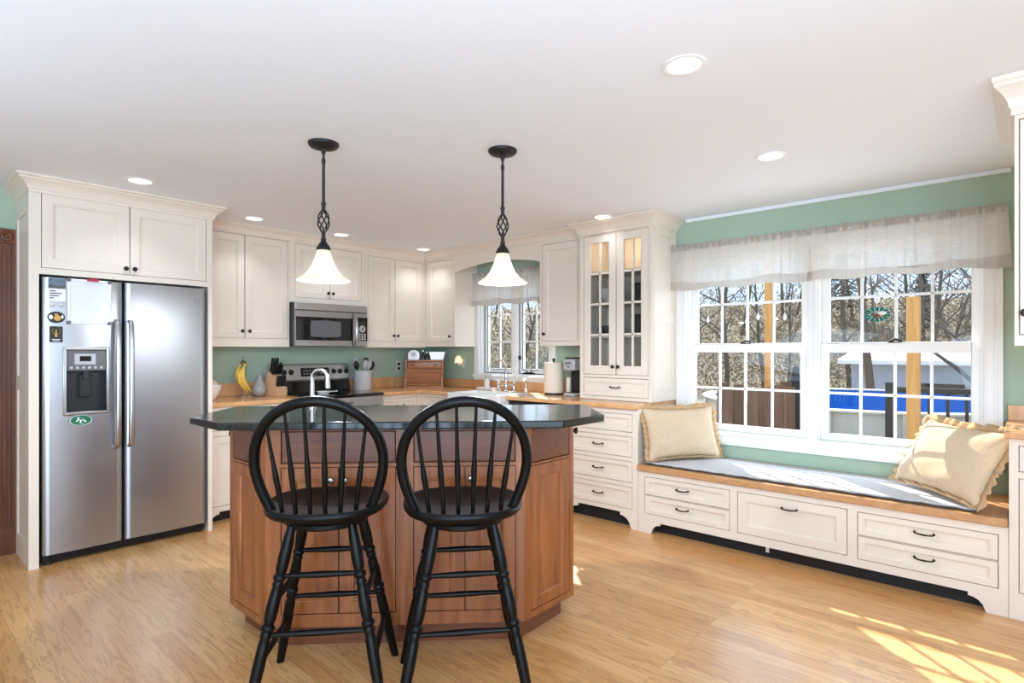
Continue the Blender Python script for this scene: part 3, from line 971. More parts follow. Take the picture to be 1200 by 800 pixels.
sd_op = [(0.03, sl - 0.03, 0.80, 0.960), (0.03, sl - 0.03, 0.13, 0.790)]
b.at(TSR); frame_cells(b, 0, sl, 0.10, IT, sd_op)
b.at(TSL); frame_cells(b, 0, sl, 0.10, IT, sd_op)
b.build('carcass', M_CHERRY, isl, smooth=20)
toe = [q(AL + 0.05, FB + 0.05), q(AR - 0.02, FB + 0.05), q(AR + CH - 0.06, FB + CH + 0.03), q(AR + CH - 0.06, BK - 0.05), q(AL - CH + 0.06, BK - 0.05), q(AL - CH + 0.06, FB + CH + 0.03)]
MB().prism(toe, 0.0, 0.10, 'z').build('toe_board', M_CHERRYH, isl, smooth=20)
CH_ST = [(0.0, 0.0), (0.050, 0.0), (0.053, 0.003), (0.060, 0.004), (0.064, 0.012)]
for T, ops, kn in ((TF, front_op, True), (TR, ch_op, False), (TL, ch_opL, False), (TSR, sd_op, True), (TSL, sd_op, True)):
    for i, (x0, x1, z0, z1) in enumerate(ops):
        is_dr = z0 > 0.75
        st = [(0, 0.002), (0.004, 0.0)] if is_dr else CH_ST
        o = MB().at(T).rings(x0 + GAP, x1 - GAP, z0 + GAP, z1 - GAP, st, y=0.001, back=0.02).build('drawer' if is_dr else 'door', M_CHERRYH if is_dr else M_CHERRY, isl, smooth=20)
        if kn and not (T in (TSR, TSL) and not is_dr):
            km = MB().at(T @ Matrix.Translation((0, 0.001, 0)))
            if T is TF and is_dr:
                continue
            if is_dr:
                kx, kz = (x0 + x1) / 2 - (0.06 if T is TSL else 0.0), 0.905
                kx = 0.075 if T is TSR else sl - 0.075
            else:
                if T is TF:
                    kx = x1 - 0.03 if i % 3 == 1 else x0 + 0.03
                    kz = 0.745
                else:
                    kx, kz = 0.06, 0.70
            rr = 0.016
            km.lathe([(0.007, 0.0), (0.006, -0.012), (0.008, -0.016), (rr, -0.022), (rr * 1.05, -0.028), (rr * 0.8, -0.034), (0.0, -0.036)], 14, (kx, 0, kz), 'y')
            km.build('knob', M_NICKEL if T is TF else M_BRONZE, o)
# granite slab
k_ = 0.76
GZ0, GZ1 = 0.976, 1.010
TOPP = [q(-1.09, 2.447), q(0.361, 2.447), q(0.588, 2.675), q(0.588, 3.19), q(-1.318, 3.19), q(-1.318, 2.675)]
gs = MB().prism(TOPP, GZ0, GZ1, 'z').build('granite_slab', M_GRANITE, smooth=20, bevel=0.006, seg=3)
gs.location = ISO; gs.rotation_euler = (0, 0, -R(45))
tag(gs, 'dark green polished granite slab with clipped corners on the island', 'worktop')


# ------------------------------------------------------------------ bar stools
def make_stool():
    root = thing('bar_stool', 'black spindle-back bar stool', 'bar stool', group='black spindle-back bar stools at the island')
    SZ = 0.735

    def seat_pt(u, v):
        return None
    # saddle seat
    n, rings = 48, []
    def outline_r(a):
        s, c = math.sin(a), math.cos(a)
        rx, ry = 0.228 + 0.016 * s, 0.222
        p = 2.5
        return 1.0 / ((abs(c) / rx) ** p + (abs(s) / ry) ** p) ** (1 / p)
    prof = [(0.0, SZ - 0.022), (0.35, SZ - 0.020), (0.7, SZ - 0.012), (0.90, SZ - 0.002), (0.965, SZ), (1.0, SZ - 0.008), (1.0, SZ - 0.020), (0.96, SZ - 0.032), (0.86, SZ - 0.042), (0.0, SZ - 0.044)]
    vs, fs = [], []
    for s, z in prof:
        for k in range(n):
            a = 2 * math.pi * k / n
            r_ = outline_r(a) * s
            vs.append((r_ * math.cos(a), r_ * math.sin(a), z))
    for j in range(len(prof) - 1):
        for k in range(n):
            fs.append((j * n + k, j * n + (k + 1) % n, (j + 1) * n + (k + 1) % n, (j + 1) * n + k))
    MB().add(vs, fs).build('seat', M_BLACK, root, smooth=50)
    MB().lathe([(0.0, 0.655), (0.15, 0.655), (0.158, 0.662), (0.158, 0.676), (0.15, 0.684), (0.09, 0.688), (0.09, 0.693), (0.0, 0.693)], 32).build('swivel_plate', M_BLACK, root)
    # bow back
    ctrl = []
    base = Vector((0.185, -0.120, SZ - 0.012))
    N = 40
    for i in range(N + 1):
        t = i / N
        a = math.pi * t
        x = math.cos(a)
        # widen above the seat, round on top
        h = math.sin(a)
        xx = 0.186 * x if h < 1e-6 else 0.0
        ctrl.append((x, h))
    def bow(t):
        # t 0..1 from one foot over the top to the other
        s = abs(2 * t - 1)            # 1 at the feet, 0 on top
        sg = 1 if t < 0.5 else -1
        H = 0.412
        if s > 0.5:
            u = (1 - s) / 0.5         # 0..1 up the side
            x = 0.176 + 0.052 * math.sin(u * math.pi / 2 * 1.0)
            z = H * 0.47 * u
        else:
            a = s / 0.5 * math.pi / 2
            x = 0.228 * math.sin(a)
            z = H * 0.47 + H * 0.53 * math.cos(a)
        y = -0.115 - 0.17 * z
        y -= 0.055 * (1 - (x / 0.228) ** 2) if s < 0.5 else 0
        return Vector((sg * x, y, SZ - 0.01 + z))
    pts = [bow(i / 60) for i in range(61)]
    for _ in range(3):
        pts = [pts[0]] + [(pts[i - 1] + pts[i] * 2 + pts[i + 1]) / 4 for i in range(1, 60)] + [pts[-1]]
    MB().tube(pts, [0.019] * 61, 12).build('bow', M_BLACK, root, smooth=60)
    # spindles rise from an arc at the rear of the seat to the bow
    for i in range(6):
        f = -1 + 2 * i / 5
        xb = 0.128 * f
        yb = -0.178 + 0.03 * f * f
        # where the bow sits over this spindle
        xt = 0.172 * f
        best = min(pts[8:53], key=lambda p: abs(p.x - xt) + (0 if p.z > 0.95 else 1))
        top = Vector((xt, best.y, best.z - 0.006))
        bot = Vector((xb, yb, SZ - 0.012))
        MB().turned(bot, top, [(0, 0.0075), (0.12, 0.0085), (0.36, 0.0105), (0.40, 0.0112), (0.45, 0.0100), (0.55, 0.0078), (0.8, 0.0062), (1.0, 0.0055)], 10).build('spindle', M_BLACK, root, smooth=60)
    # legs
    prof = [(0.0, 0.0155), (0.06, 0.019), (0.16, 0.0225), (0.22, 0.0205), (0.245, 0.0165), (0.255, 0.0225), (0.27, 0.0225), (0.28, 0.0165), (0.30, 0.021), (0.315, 0.0165), (0.335, 0.0195), (0.42, 0.023), (0.47, 0.021),
            (0.495, 0.017), (0.505, 0.024), (0.52, 0.024), (0.53, 0.017), (0.55, 0.0215), (0.565, 0.017), (0.59, 0.020), (0.70, 0.0215), (0.85, 0.019), (1.0, 0.0155)]
    legs = {}
    for sx in (-1, 1):
        for sy in (-1, 1):
            p0 = Vector((sx * 0.108, sy * 0.105, 0.665)); p1 = Vector((sx * 0.238, sy * 0.222, 0.0))
            legs[sx, sy] = (p0, p1)
            MB().turned(p0, p1, prof, 14).build('leg', M_BLACK, root, smooth=50)
    def on(sx, sy, z):
        p0, p1 = legs[sx, sy]
        return p0.lerp(p1, (p0.z - z) / p0.z)
    RP = [(0, 0.008), (0.15, 0.0095), (0.5, 0.0125), (0.85, 0.0095), (1, 0.008)]
    for a, b_, z in [((-1, -1), (1, -1), 0.495), ((-1, -1), (1, -1), 0.300), ((-1, 1), (1, 1), 0.495), ((-1, 1), (1, 1), 0.295), ((-1, -1), (-1, 1), 0.40), ((1, -1), (1, 1), 0.40), ((-1, -1), (-1, 1), 0.20), ((1, -1), (1, 1), 0.20)]:
        MB().turned(on(*a, z), on(*b_, z), RP, 10).build('stretcher', M_BLACK, root, smooth=60)
    return root


st = make_stool()
st.location = (-3.152, -3.157, 0); st.rotation_euler = (0, 0, R(48.5 - 90))
st['label'] = 'black spindle-back bar stool standing nearer the steel fridge'
st2 = copy_tree(st)
st2.location = (-2.802, -3.549, 0); st2.rotation_euler = (0, 0, R(49.5 - 90))
st2['label'] = 'black spindle-back bar stool standing nearer the window seat'

# ------------------------------------------------------------------ fridge
fr = thing('refrigerator', 'side-by-side stainless steel refrigerator with water dispenser', 'refrigerator', (-3.650, -0.755, 0))
FW, FH, SPL = 0.938, 1.758, 0.419
MB().box(0.0, 0.07, 0.02, FW, 0.72, FH - 0.008).build('housing', M_BLACKPL, fr, bevel=0.004)
gr = MB().box(0.008, 0.03, 0.018, FW - 0.008, 0.07, 0.062)
for k in range(5):
    gr.box(0.03, 0.024, 0.022 + k * 0.008, FW - 0.03, 0.03, 0.026 + k * 0.008)
gr.build('base_grille', M_BLACKPL, fr)
for x in (0.04, FW - 0.04):
    MB().lathe([(0.018, 0.0), (0.018, 0.02)], 12, (x, 0.05, 0)).build('foot', M_BLACKPL, fr)


def fridge_door(x0, x1, hole=None):
    """gently bowed steel skin; optional rectangular opening for the dispenser"""
    xs = [x0 + (x1 - x0) * i / 24 for i in range(25)]
    zs = [0.068, FH]
    if hole:
        xs = sorted(set(xs) | {hole[0], hole[1]}); zs = sorted({0.068, FH, hole[2], hole[3]})
    def dep(x):
        t = (x - x0) / (x1 - x0)
        e = min(t, 1 - t)
        rnd = 0.014 * max(0.0, 1 - e / 0.035) ** 2
        return -0.010 * math.sin(math.pi * t) + rnd
    m = MB()
    vs = [(x, dep(x), z) for z in zs for x in xs]
    nx = len(xs)
    fs = []
    for j in range(len(zs) - 1):
        for i in range(nx - 1):
            cx, cz = (xs[i] + xs[i + 1]) / 2, (zs[j] + zs[j + 1]) / 2
            if hole and hole[0] < cx < hole[1] and hole[2] < cz < hole[3]:
                continue
            fs.append((j * nx + i, j * nx + i + 1, (j + 1) * nx + i + 1, (j + 1) * nx + i))
    m.add(vs, fs)
    ed = MB()
    for xa, xb in ((x0, x0 + 0.004), (x1 - 0.004, x1)):
        m.box(xa, 0.014, 0.068, xb, 0.066, FH)
    m.box(x0 + 0.004, 0.0, FH - 0.004, x1 - 0.004, 0.066, FH).box(x0 + 0.004, 0.0, 0.068, x1 - 0.004, 0.066, 0.072)
    return m


DX0, DX1, DZ0, DZ1 = 0.112, 0.328, 0.925, 1.318
o = fridge_door(0.004, SPL - 0.004, (DX0, DX1, DZ0, DZ1)).build('door', M_STEEL, fr, smooth=40)
d_r = fridge_door(SPL + 0.004, FW - 0.004).build('door', M_STEEL, fr, smooth=40)
for dd, x in ((o, SPL - 0.040), (d_r, SPL + 0.034)):
    hm = MB()
    pts = [(x, -0.008, 1.505), (x, -0.035, 1.50), (x, -0.050, 1.47), (x, -0.060, 1.30), (x, -0.063, 1.10), (x, -0.060, 0.90), (x, -0.050, 0.72), (x, -0.035, 0.69), (x, -0.008, 0.685)]
    hm.tube(pts, [0.014, 0.015, 0.016, 0.016, 0.016, 0.016, 0.016, 0.015, 0.014], 14, squash=0.8)
    hm.build('handle', M_STEELV, dd, smooth=60)
# dispenser: bezel, control panel, recess, paddle, tray
bz = MB()
bz.rings(DX0 - 0.014, DX1 + 0.014, DZ0 - 0.014, DZ1 + 0.014, [(0, -0.014), (0.005, -0.020), (0.012, -0.020), (0.017, -0.010)], y=0, back=-0.002)
bz = MB()
for (xa, xb, za, zb) in [(DX0 - 0.014, DX0 + 0.004, DZ0 - 0.014, DZ1 + 0.014), (DX1 - 0.004, DX1 + 0.014, DZ0 - 0.014, DZ1 + 0.014), (DX0 + 0.004, DX1 - 0.004, DZ0 - 0.014, DZ0 + 0.006), (DX0 + 0.004, DX1 - 0.004, DZ1 - 0.004, DZ1 + 0.014)]:
    bz.box(xa, -0.020, za, xb, 0.0, zb)
disp = bz.build('dispenser', M_STEELV, o, bevel=0.006)
rc = MB()
rc.box(DX0, 0.055, DZ0, DX1, 0.065, DZ1).box(DX0, -0.006, DZ0, DX0 + 0.006, 0.055, DZ1).box(DX1 - 0.006, -0.006, DZ0, DX1, 0.055, DZ1).box(DX0, -0.006, DZ0, DX1, 0.055, DZ0 + 0.01)
rc.box(0.19, 0.02, 1.02, 0.25, 0.045, 1.16).box(0.205, 0.0, 1.13, 0.235, 0.04, 1.19)
rc.build('dispenser_recess', M_BLACKPL, fr, bevel=0.003)
cp = MB().box(DX0 + 0.005, -0.010, 1.185, DX1 - 0.005, 0.05, DZ1 - 0.004)
cpo = cp.build('control_panel', M_GREYPL, fr, bevel=0.003)
MB().box(0.158, -0.013, 1.225, 0.268, -0.009, 1.292).build('display_surround', M_LTGREY, cpo)
MB().box(0.185, -0.0145, 1.245, 0.243, -0.0125, 1.277).build('display', M_DISP, cpo)
for k in range(6):
    MB().lathe([(0.0, -0.0125), (0.008, -0.0125), (0.009, -0.009)], 14, (DX0 + 0.03 + k * 0.031, 0, 1.205), 'y').build('button', M_LTGREY, cpo)
# round maker's badge
bd = MB().lathe([(0.0, -0.0085), (0.016, -0.0085), (0.018, -0.006), (0.018, -0.002)], 24, (FW - 0.068, 0, 1.672), 'y').build('badge', M_LTGREY, d_r)
bs = MB()
bs.tube([(FW - 0.068 + 0.0145 * math.cos(a), -0.0088, 1.672 + 0.0145 * math.sin(a)) for a in [2 * math.pi * i / 24 for i in range(24)]], 0.0012, 6, closed=True)
bs.tube([(FW - 0.078, -0.0088, 1.668), (FW - 0.074, -0.0088, 1.678), (FW - 0.070, -0.0088, 1.668), (FW - 0.066, -0.0088, 1.677), (FW - 0.062, -0.0088, 1.668), (FW - 0.058, -0.0088, 1.675)], 0.0014, 6)
bs.build('badge_script', M_GREYPL, bd)

# things stuck on the freezer door
FXo, FYo = -3.650, -0.768


def flat(name, x0, x1, z0, z1, mat, label, cat, group=None, y=-0.008, t=0.003):
    o_ = MB().box(x0, FYo + 0.0 - t, z0, x1, FYo, z1).build(name, mat, bevel=0.0008)
    return tag(o_, label, cat, group)


wbd = thing('whiteboard', 'small white-framed dry erase board held on the freezer door', 'whiteboard', (-3.53, -0.766, 1.478))
MB().rings(0.0, 0.227, 0.0, 0.280, [(0, -0.010), (0.014, -0.012), (0.017, -0.007)], back=-0.001).build('frame', M_PAPER, wbd)
MB().box(0.017, -0.0085, 0.017, 0.210, -0.0065, 0.263).build('writing_surface', M_WBOARD, wbd)
for x, z in ((0.008, 0.008), (0.219, 0.008), (0.219, 0.272), (0.008, 0.272)):
    MB().lathe([(0.0, -0.016), (0.010, -0.016), (0.012, -0.012), (0.012, -0.009)], 10, (x, 0, z), 'y').build('corner_cap', M_GREYPL, wbd)
o = MB().box(-3.43, -0.792, 1.748, -3.37, -0.772, 1.764).build('marker_clip', M_RED, bevel=0.003)
tag(o, 'small red magnetic clip on the top edge of the whiteboard', 'clip')
o = flat('photo_print', -3.622, -3.537, 1.715, 1.755, M_PHOTOBLUE, 'blue-grey photo strip at the top corner of the freezer door', 'photo')
o = flat('photo_print', -3.622, -3.537, 1.692, 1.713, M_PHOTOGREY, 'dark grey photo strip between the blue strip and the white note', 'photo')
o = flat('note_card', -3.622, -3.537, 1.612, 1.690, M_PAPER, 'white note card with dark writing beside the whiteboard', 'note')
nk = MB()
for k in range(4):
    nk.box(-3.615, FYo - 0.0036, 1.672 - k * 0.014, -3.615 + (0.03, 0.06, 0.045, 0.02)[k], FYo - 0.003, 1.678 - k * 0.014)
nk.build('writing', M_INK, o)
for i, x in enumerate((-3.604, -3.561)):
    o = MB().lathe([(0.0, FYo - 0.014), (0.008, FYo - 0.013), (0.013, FYo - 0.007), (0.013, FYo)], 16, (x, 0, 1.592), 'y').build('magnet', M_MAG, smooth=60)
    tag(o, ('clear round magnet below the note card, nearer the freezer door edge', 'clear round magnet below the note card, nearer the whiteboard')[i], 'magnet', 'clear round magnets')
o = MB().lathe([(0.0, 0), (0.044, 0), (0.044, 0.003), (0.0, 0.003)], 24, (0, 0, 0), 'y').build('sticker', M_INK)
o.location = (-3.583, FYo - 0.003, 1.515); o.scale = (1, 1, 0.8)
tag(o, 'oval black, white and gold sticker beneath the clear magnets', 'sticker')
em = MB().ball((0.006, -0.001, -0.006), 0.018, 0.002, 0.022).ball((0.0, -0.001, 0.02), 0.009, 0.002, 0.01)
em.build('gold_print', M_GOLD, o)
MB().ball((-0.026, -0.001, 0.0), 0.010, 0.002, 0.018).ball((0.03, -0.001, 0.004), 0.006, 0.002, 0.014).build('white_print', M_PAPER, o)
o = flat('magnet_card', -3.616, -3.551, 1.363, 1.460, M_INK, 'black rectangular magnet with a gold emblem above the dispenser', 'magnet')
em = MB()
for s in (-1, 1):
    em.tube([(-3.5835, FYo - 0.0045, 1.40), (-3.5835 + s * 0.012, FYo - 0.0045, 1.415), (-3.5835 + s * 0.022, FYo - 0.0045, 1.43), (-3.5835 + s * 0.012, FYo - 0.0045, 1.452)], [0.006, 0.007, 0.006, 0.002], 8, squash=0.3)
em.tube([(-3.5835, FYo - 0.0045, 1.395), (-3.5835, FYo - 0.0045, 1.44)], [0.008, 0.003], 8)
em.build('gold_emblem', M_GOLD, o)
MB().box(-3.605, FYo - 0.0036, 1.378, -3.562, FYo - 0.003, 1.382).box(-3.60, FYo - 0.0036, 1.37, -3.567, FYo - 0.003, 1.373).build('caption', M_PAPER, o)
o = MB().lathe([(0.0, -0.003), (0.058, -0.003), (0.058, 0.0), (0.0, 0.0)], 32, (0, 0, 0), 'y').build('oval_magnet', M_GREENMAG)
o.location = (-3.460, FYo, 0.876); o.scale = (1.06, 1, 0.6)
tag(o, 'green oval magnet with a white figure below the dispenser', 'magnet')
em = MB()
em.tube([(0.053 * math.cos(a), -0.0035, 0.053 * math.sin(a)) for a in [2 * math.pi * i / 32 for i in range(32)]], 0.0022, 6, closed=True)
em.build('white_rim', M_PAPER, o)
em = MB()
em.tube([(-0.022, -0.004, -0.012), (-0.012, -0.004, 0.012), (0.0, -0.004, -0.004), (0.012, -0.004, 0.004), (0.026, -0.004, -0.022)], [0.004, 0.006, 0.005, 0.006, 0.003], 8, squash=0.3)
em.ball((-0.012, -0.004, 0.026), 0.006, 0.0012, 0.008).tube([(0.0, -0.004, -0.004), (-0.004, -0.004, -0.028), (0.014, -0.004, -0.03)], [0.004, 0.004, 0.003], 8, squash=0.3)
em.tube([(0.0, -0.004, 0.008), (0.010, -0.004, 0.026), (0.020, -0.004, 0.024)], 0.0035, 8, squash=0.3)
em.build('white_figure', M_PAPER, o)

# ------------------------------------------------------------------ range and microwave
rg = thing('range', 'stainless electric range with black glass cooktop and rear control panel', 'range', (-1.885, -0.665, 0))
RW = 0.766
MB().box(0.0, 0.03, 0.02, RW, 0.645, 0.895).build('housing', M_BLACKPL, rg, bevel=0.003)
MB().rings(0.004, RW - 0.004, 0.26, 0.80, [(0, 0.004), (0.006, 0), (0.10, 0), (0.103, 0.004)], y=-0.005, back=0.035).build('oven_door', M_STEEL, rg)
MB().box(0.12, -0.004, 0.38, RW - 0.12, 0.002, 0.66).build('oven_window', M_BLACKGL, rg)
hm = MB().tube([(0.06, -0.05, 0.755), (RW - 0.06, -0.05, 0.755)], 0.012, 12).tube([(0.09, 0.0, 0.755), (0.09, -0.05, 0.755)], 0.008, 8).tube([(RW - 0.09, 0.0, 0.755), (RW - 0.09, -0.05, 0.755)], 0.008, 8)
hm.build('oven_handle', M_STEELV, rg)
MB().rings(0.004, RW - 0.004, 0.07, 0.25, [(0, 0.004), (0.006, 0)], y=-0.005, back=0.035).build('drawer', M_STEEL, rg)
MB().box(0.002, -0.004, 0.805, RW - 0.002, 0.03, 0.893).build('front_rail', M_STEEL, rg, bevel=0.003)
for k in range(5):
    MB().box(0.30 + k * 0.03, -0.0062, 0.835, 0.318 + k * 0.03, -0.004, 0.85).build('vent_slot', M_BLACKPL, rg)
ct = MB().box(-0.002, -0.015, 0.895, RW + 0.002, 0.585, 0.922).build('cooktop', M_BLACKGL, rg, bevel=0.006)
bgp = MB().prism([(0.545, 0.922), (0.575, 1.03), (0.56, 1.035), (0.585, 1.178), (0.60, 1.184), (0.655, 1.184), (0.655, 0.922)], 0.0, RW, 'x')
bgo = bgp.build('backguard', M_STEEL, rg, bevel=0.003)
MB().prism([(0.543, 0.924), (0.572, 1.026), (0.574, 1.026), (0.56, 0.924)], 0.004, RW - 0.004, 'x').build('backguard_base', M_BLACKGL, rg)
TB = Matrix.Translation((0, 0.5725, 1.108)) @ Matrix.Rotation(-math.atan2(0.025, 0.143), 4, 'X')
MB().at(TB).box(0.245, -0.004, -0.042, 0.54, 0.002, 0.040).build('display_panel', M_BLACKGL, bgo)
dg = MB().at(TB)
dg.box(0.385, -0.0048, 0.012, 0.42, -0.004, 0.026)
for k in range(6):
    dg.box(0.27 + (k % 3) * 0.03, -0.0048, -0.02 + (k // 3) * 0.028, 0.285 + (k % 3) * 0.03, -0.004, -0.014 + (k // 3) * 0.028)
    dg.box(0.445 + (k % 3) * 0.03, -0.0048, -0.02 + (k // 3) * 0.028, 0.46 + (k % 3) * 0.03, -0.004, -0.014 + (k // 3) * 0.028)
dg.build('display_marks', M_LTGREY, bgo)
for x in (0.078, 0.148, 0.588, 0.658, 0.728):
    km = MB().at(TB @ Matrix.Translation((x, 0, 0)))
    km.lathe([(0.027, 0.001), (0.027, -0.006), (0.023, -0.018), (0.0, -0.019)], 20, (0, 0, 0), 'y').box(-0.005, -0.026, -0.02, 0.005, -0.018, 0.02)
    ko = km.build('knob', M_BLACKPL, bgo)
    MB().at(TB @ Matrix.Translation((x, 0, 0))).lathe([(0.030, 0.0008), (0.031, -0.002), (0.028, -0.003)], 20, (0, 0, 0), 'y').build('knob_ring', M_CHROME, ko)
# spoon rest
sr = thing('spoon_rest', 'white spoon rest lying on the black cooktop', 'spoon rest', (-1.60, -0.43, 0.922), R(-20))
MB().lathe([(0.0, 0.002), (0.045, 0.003), (0.058, 0.020), (0.062, 0.021), (0.048, 0.0), (0.0, 0.0)], 24).build('dish', M_PORC, sr)
MB().tube([(0.055, 0, 0.016), (0.09, 0, 0.018), (0.125, 0, 0.02)], [0.018, 0.014, 0.016], 10, squash=0.35).build('handle', M_PORC, sr)

mw = thing('microwave', 'stainless over-the-range microwave with black window', 'microwave', (-1.866, -0.41, 0))
MWW, Z0, Z1 = 0.748, 1.352, 1.742
MB().box(0.0, 0.03, Z0, MWW, 0.40, Z1).build('housing', M_BLACKPL, mw, bevel=0.003)
vg = MB().rings(0.008, MWW - 0.002, 1.675, Z1, [(0, 0.004), (0.004, 0.0)], back=0.03)
for k in range(5):
    vg.box(0.02, -0.003, 1.685 + k * 0.010, MWW - 0.014, 0.001, 1.690 + k * 0.010)
vg.build('vent_grille', M_STEELV, mw)
dm = MB().rings(0.008, 0.582, Z0, 1.672, [(0, 0.004), (0.004, -0.004)], back=0.03)
do = dm.build('door', M_STEEL, mw)
MB().box(0.012, -0.007, 1.405, 0.575, -0.0035, 1.615).build('door_window', M_BLACKGL, do)
wn = MB()
pw = [(0.15, 1.44), (0.30, 1.432), (0.45, 1.44), (0.455, 1.505), (0.45, 1.58), (0.30, 1.588), (0.15, 1.58), (0.146, 1.505)]
wn.prism(pw, -0.0085, -0.0068, 'y')
wn.build('window_mesh', M_GREYPL, do)
hm = MB().tube([(0.603, -0.004, 1.63), (0.60, -0.03, 1.625), (0.598, -0.046, 1.58), (0.597, -0.052, 1.51), (0.598, -0.046, 1.43), (0.60, -0.03, 1.375), (0.603, -0.004, 1.37)], [0.012, 0.014, 0.015, 0.016, 0.015, 0.014, 0.012], 12, squash=0.7)
hm.build('handle', M_STEELV, do)
cp = MB().rings(0.586, MWW - 0.002, Z0, 1.672, [(0, 0.004), (0.004, -0.004)], back=0.03).build('control_panel', M_STEEL, mw)
kp = MB().box(0.625, -0.007, 1.405, 0.742, -0.0035, 1.63).build('keypad', M_BLACKGL, cp)
MB().box(0.645, -0.009, 1.59, 0.70, -0.007, 1.615).build('display', M_DISP, kp)
MB().lathe([(0.0, -0.016), (0.030, -0.015), (0.034, -0.007)], 24, (0.685, 0, 1.52), 'y').build('dial', M_LTGREY, kp)
for k in range(9):
    MB().box(0.645 + (k % 3) * 0.03, -0.009, 1.415 + (k // 3) * 0.022, 0.663 + (k % 3) * 0.03, -0.007, 1.430 + (k // 3) * 0.022).build('key', M_LTGREY, kp)
MB().ball((0.683, -0.017, 1.522), 0.009, 0.003, 0.013).build('dial_mark', M_BLACKPL, kp)

# ------------------------------------------------------------------ sink and taps
sk = MB()
SX0, SX1, SY0, SY1, SZ0, SZ1 = -0.715, -0.302, -1.797, -1.119, 0.69, 0.921
sk.box(SX0, SY0, SZ0, SX0 + 0.03, SY1, SZ1).box(SX1 - 0.03, SY0, SZ0, SX1, SY1, SZ1).box(SX0 + 0.03, SY0, SZ0, SX1 - 0.03, SY0 + 0.03, SZ1).box(SX0 + 0.03, SY1 - 0.03, SZ0, SX1 - 0.03, SY1, SZ1)
sk.box(SX0 + 0.03, SY0 + 0.03, SZ0, SX1 - 0.03, SY1 - 0.03, SZ0 + 0.03)
o = sk.build('apron_sink', M_PORC, bevel=0.006, seg=3)
tag(o, 'white apron-front porcelain sink let into the worktop under the window', 'sink')
MB().lathe([(0.0, 0.722), (0.04, 0.722), (0.042, 0.72)], 20, ((SX0 + SX1) / 2, (SY0 + SY1) / 2, 0)).build('drain', M_CHROME, o)
fa = thing('bridge_faucet', 'chrome gooseneck bridge faucet with cross handles behind the white sink', 'faucet', (-0.245, -1.44, 0.915), FACE_W)
fm = MB()
fm.lathe([(0.026, 0), (0.026, 0.006), (0.016, 0.014), (0.014, 0.09), (0.019, 0.10), (0.019, 0.115), (0.013, 0.125), (0.015, 0.16), (0.012, 0.175)], 18)
fm.tube([(-0.10, 0, 0.065), (0.10, 0, 0.065)], 0.009, 12)
fm.build('body', M_CHROME, fa, smooth=50)
sp = MB()
pts = [(0, 0, 0.17)] + [(-0.030 * (1 - math.cos(a)), -0.085 * (1 - math.cos(a)), 0.225 + 0.085 * math.sin(a)) for a in [math.pi * i / 14 for i in range(15)]] + [(-0.06, -0.17, 0.20)]
sp.tube(pts, [0.010] * (len(pts) - 1) + [0.012], 12)
sp.build('spout', M_CHROME, fa, smooth=60)
for x in (-0.10, 0.10):
    hd = MB().lathe([(0.025, 0), (0.025, 0.005), (0.014, 0.014), (0.013, 0.075), (0.018, 0.082), (0.010, 0.095), (0.010, 0.105)], 16, (x, 0, 0))
    hd.tube([(x - 0.038, 0, 0.11), (x + 0.038, 0, 0.11)], [0.007, 0.007], 10).tube([(x, -0.038, 0.11), (x, 0.038, 0.11)], [0.007, 0.007], 10)
    for s in (-1, 1):
        hd.ball((x + s * 0.04, 0, 0.11), 0.009, 0.009, 0.009, 10, 6).ball((x, s * 0.04, 0.11), 0.009, 0.009, 0.009, 10, 6)
    hd.ball((x, 0, 0.113), 0.012, 0.012, 0.010, 10, 6)
    hd.build('cross_handle', M_CHROME, fa, smooth=50)
sp = thing('side_spray', 'chrome side spray standing beside the bridge faucet', 'spray', (-0.20, -1.655, 0.915))
MB().lathe([(0.022, 0), (0.022, 0.006), (0.014, 0.014), (0.012, 0.04)], 16).build('collar', M_CHROME, sp)
MB().tube([(0, 0, 0.04), (0, 0, 0.08), (-0.008, 0, 0.11), (-0.026, 0, 0.125)], [0.010, 0.012, 0.013, 0.014], 12).build('spray_head', M_CHROME, sp)
tr_ = MB()
tr_.rings(-0.14, 0.14, -0.045, 0.045, [(0, -0.02), (0.006, -0.02), (0.010, -0.006)], back=0)
o = tr_.build('soap_tray', M_PORC, bevel=0.002)
o.rotation_euler = (R(-90), 0, R(-90)); o.location = (-0.13, -1.10, 0.9155)
tag(o, 'white porcelain tray on the worktop beneath the window, holding the soap bottle', 'tray')
sb = thing('soap_dispenser', 'clear pump soap bottle on the white tray by the sink', 'soap dispenser', (-0.13, -1.07, 0.922))
MB().lathe([(0.0, 0), (0.028, 0.002), (0.030, 0.01), (0.030, 0.075), (0.022, 0.092), (0.012, 0.098), (0.012, 0.105), (0.0, 0.105)], 20).build('bottle', plain('pale_soap_glass', (226, 228, 230), 0.1, noise=0.0, coat=0.4), sb)
MB().lathe([(0.014, 0.105), (0.014, 0.118), (0.004, 0.12), (0.004, 0.15), (0.009, 0.152), (0.009, 0.16)], 14).tube([(0, 0, 0.156), (-0.03, 0, 0.156), (-0.038, 0, 0.148)], 0.004, 8).build('pump', M_CHROME, sb)
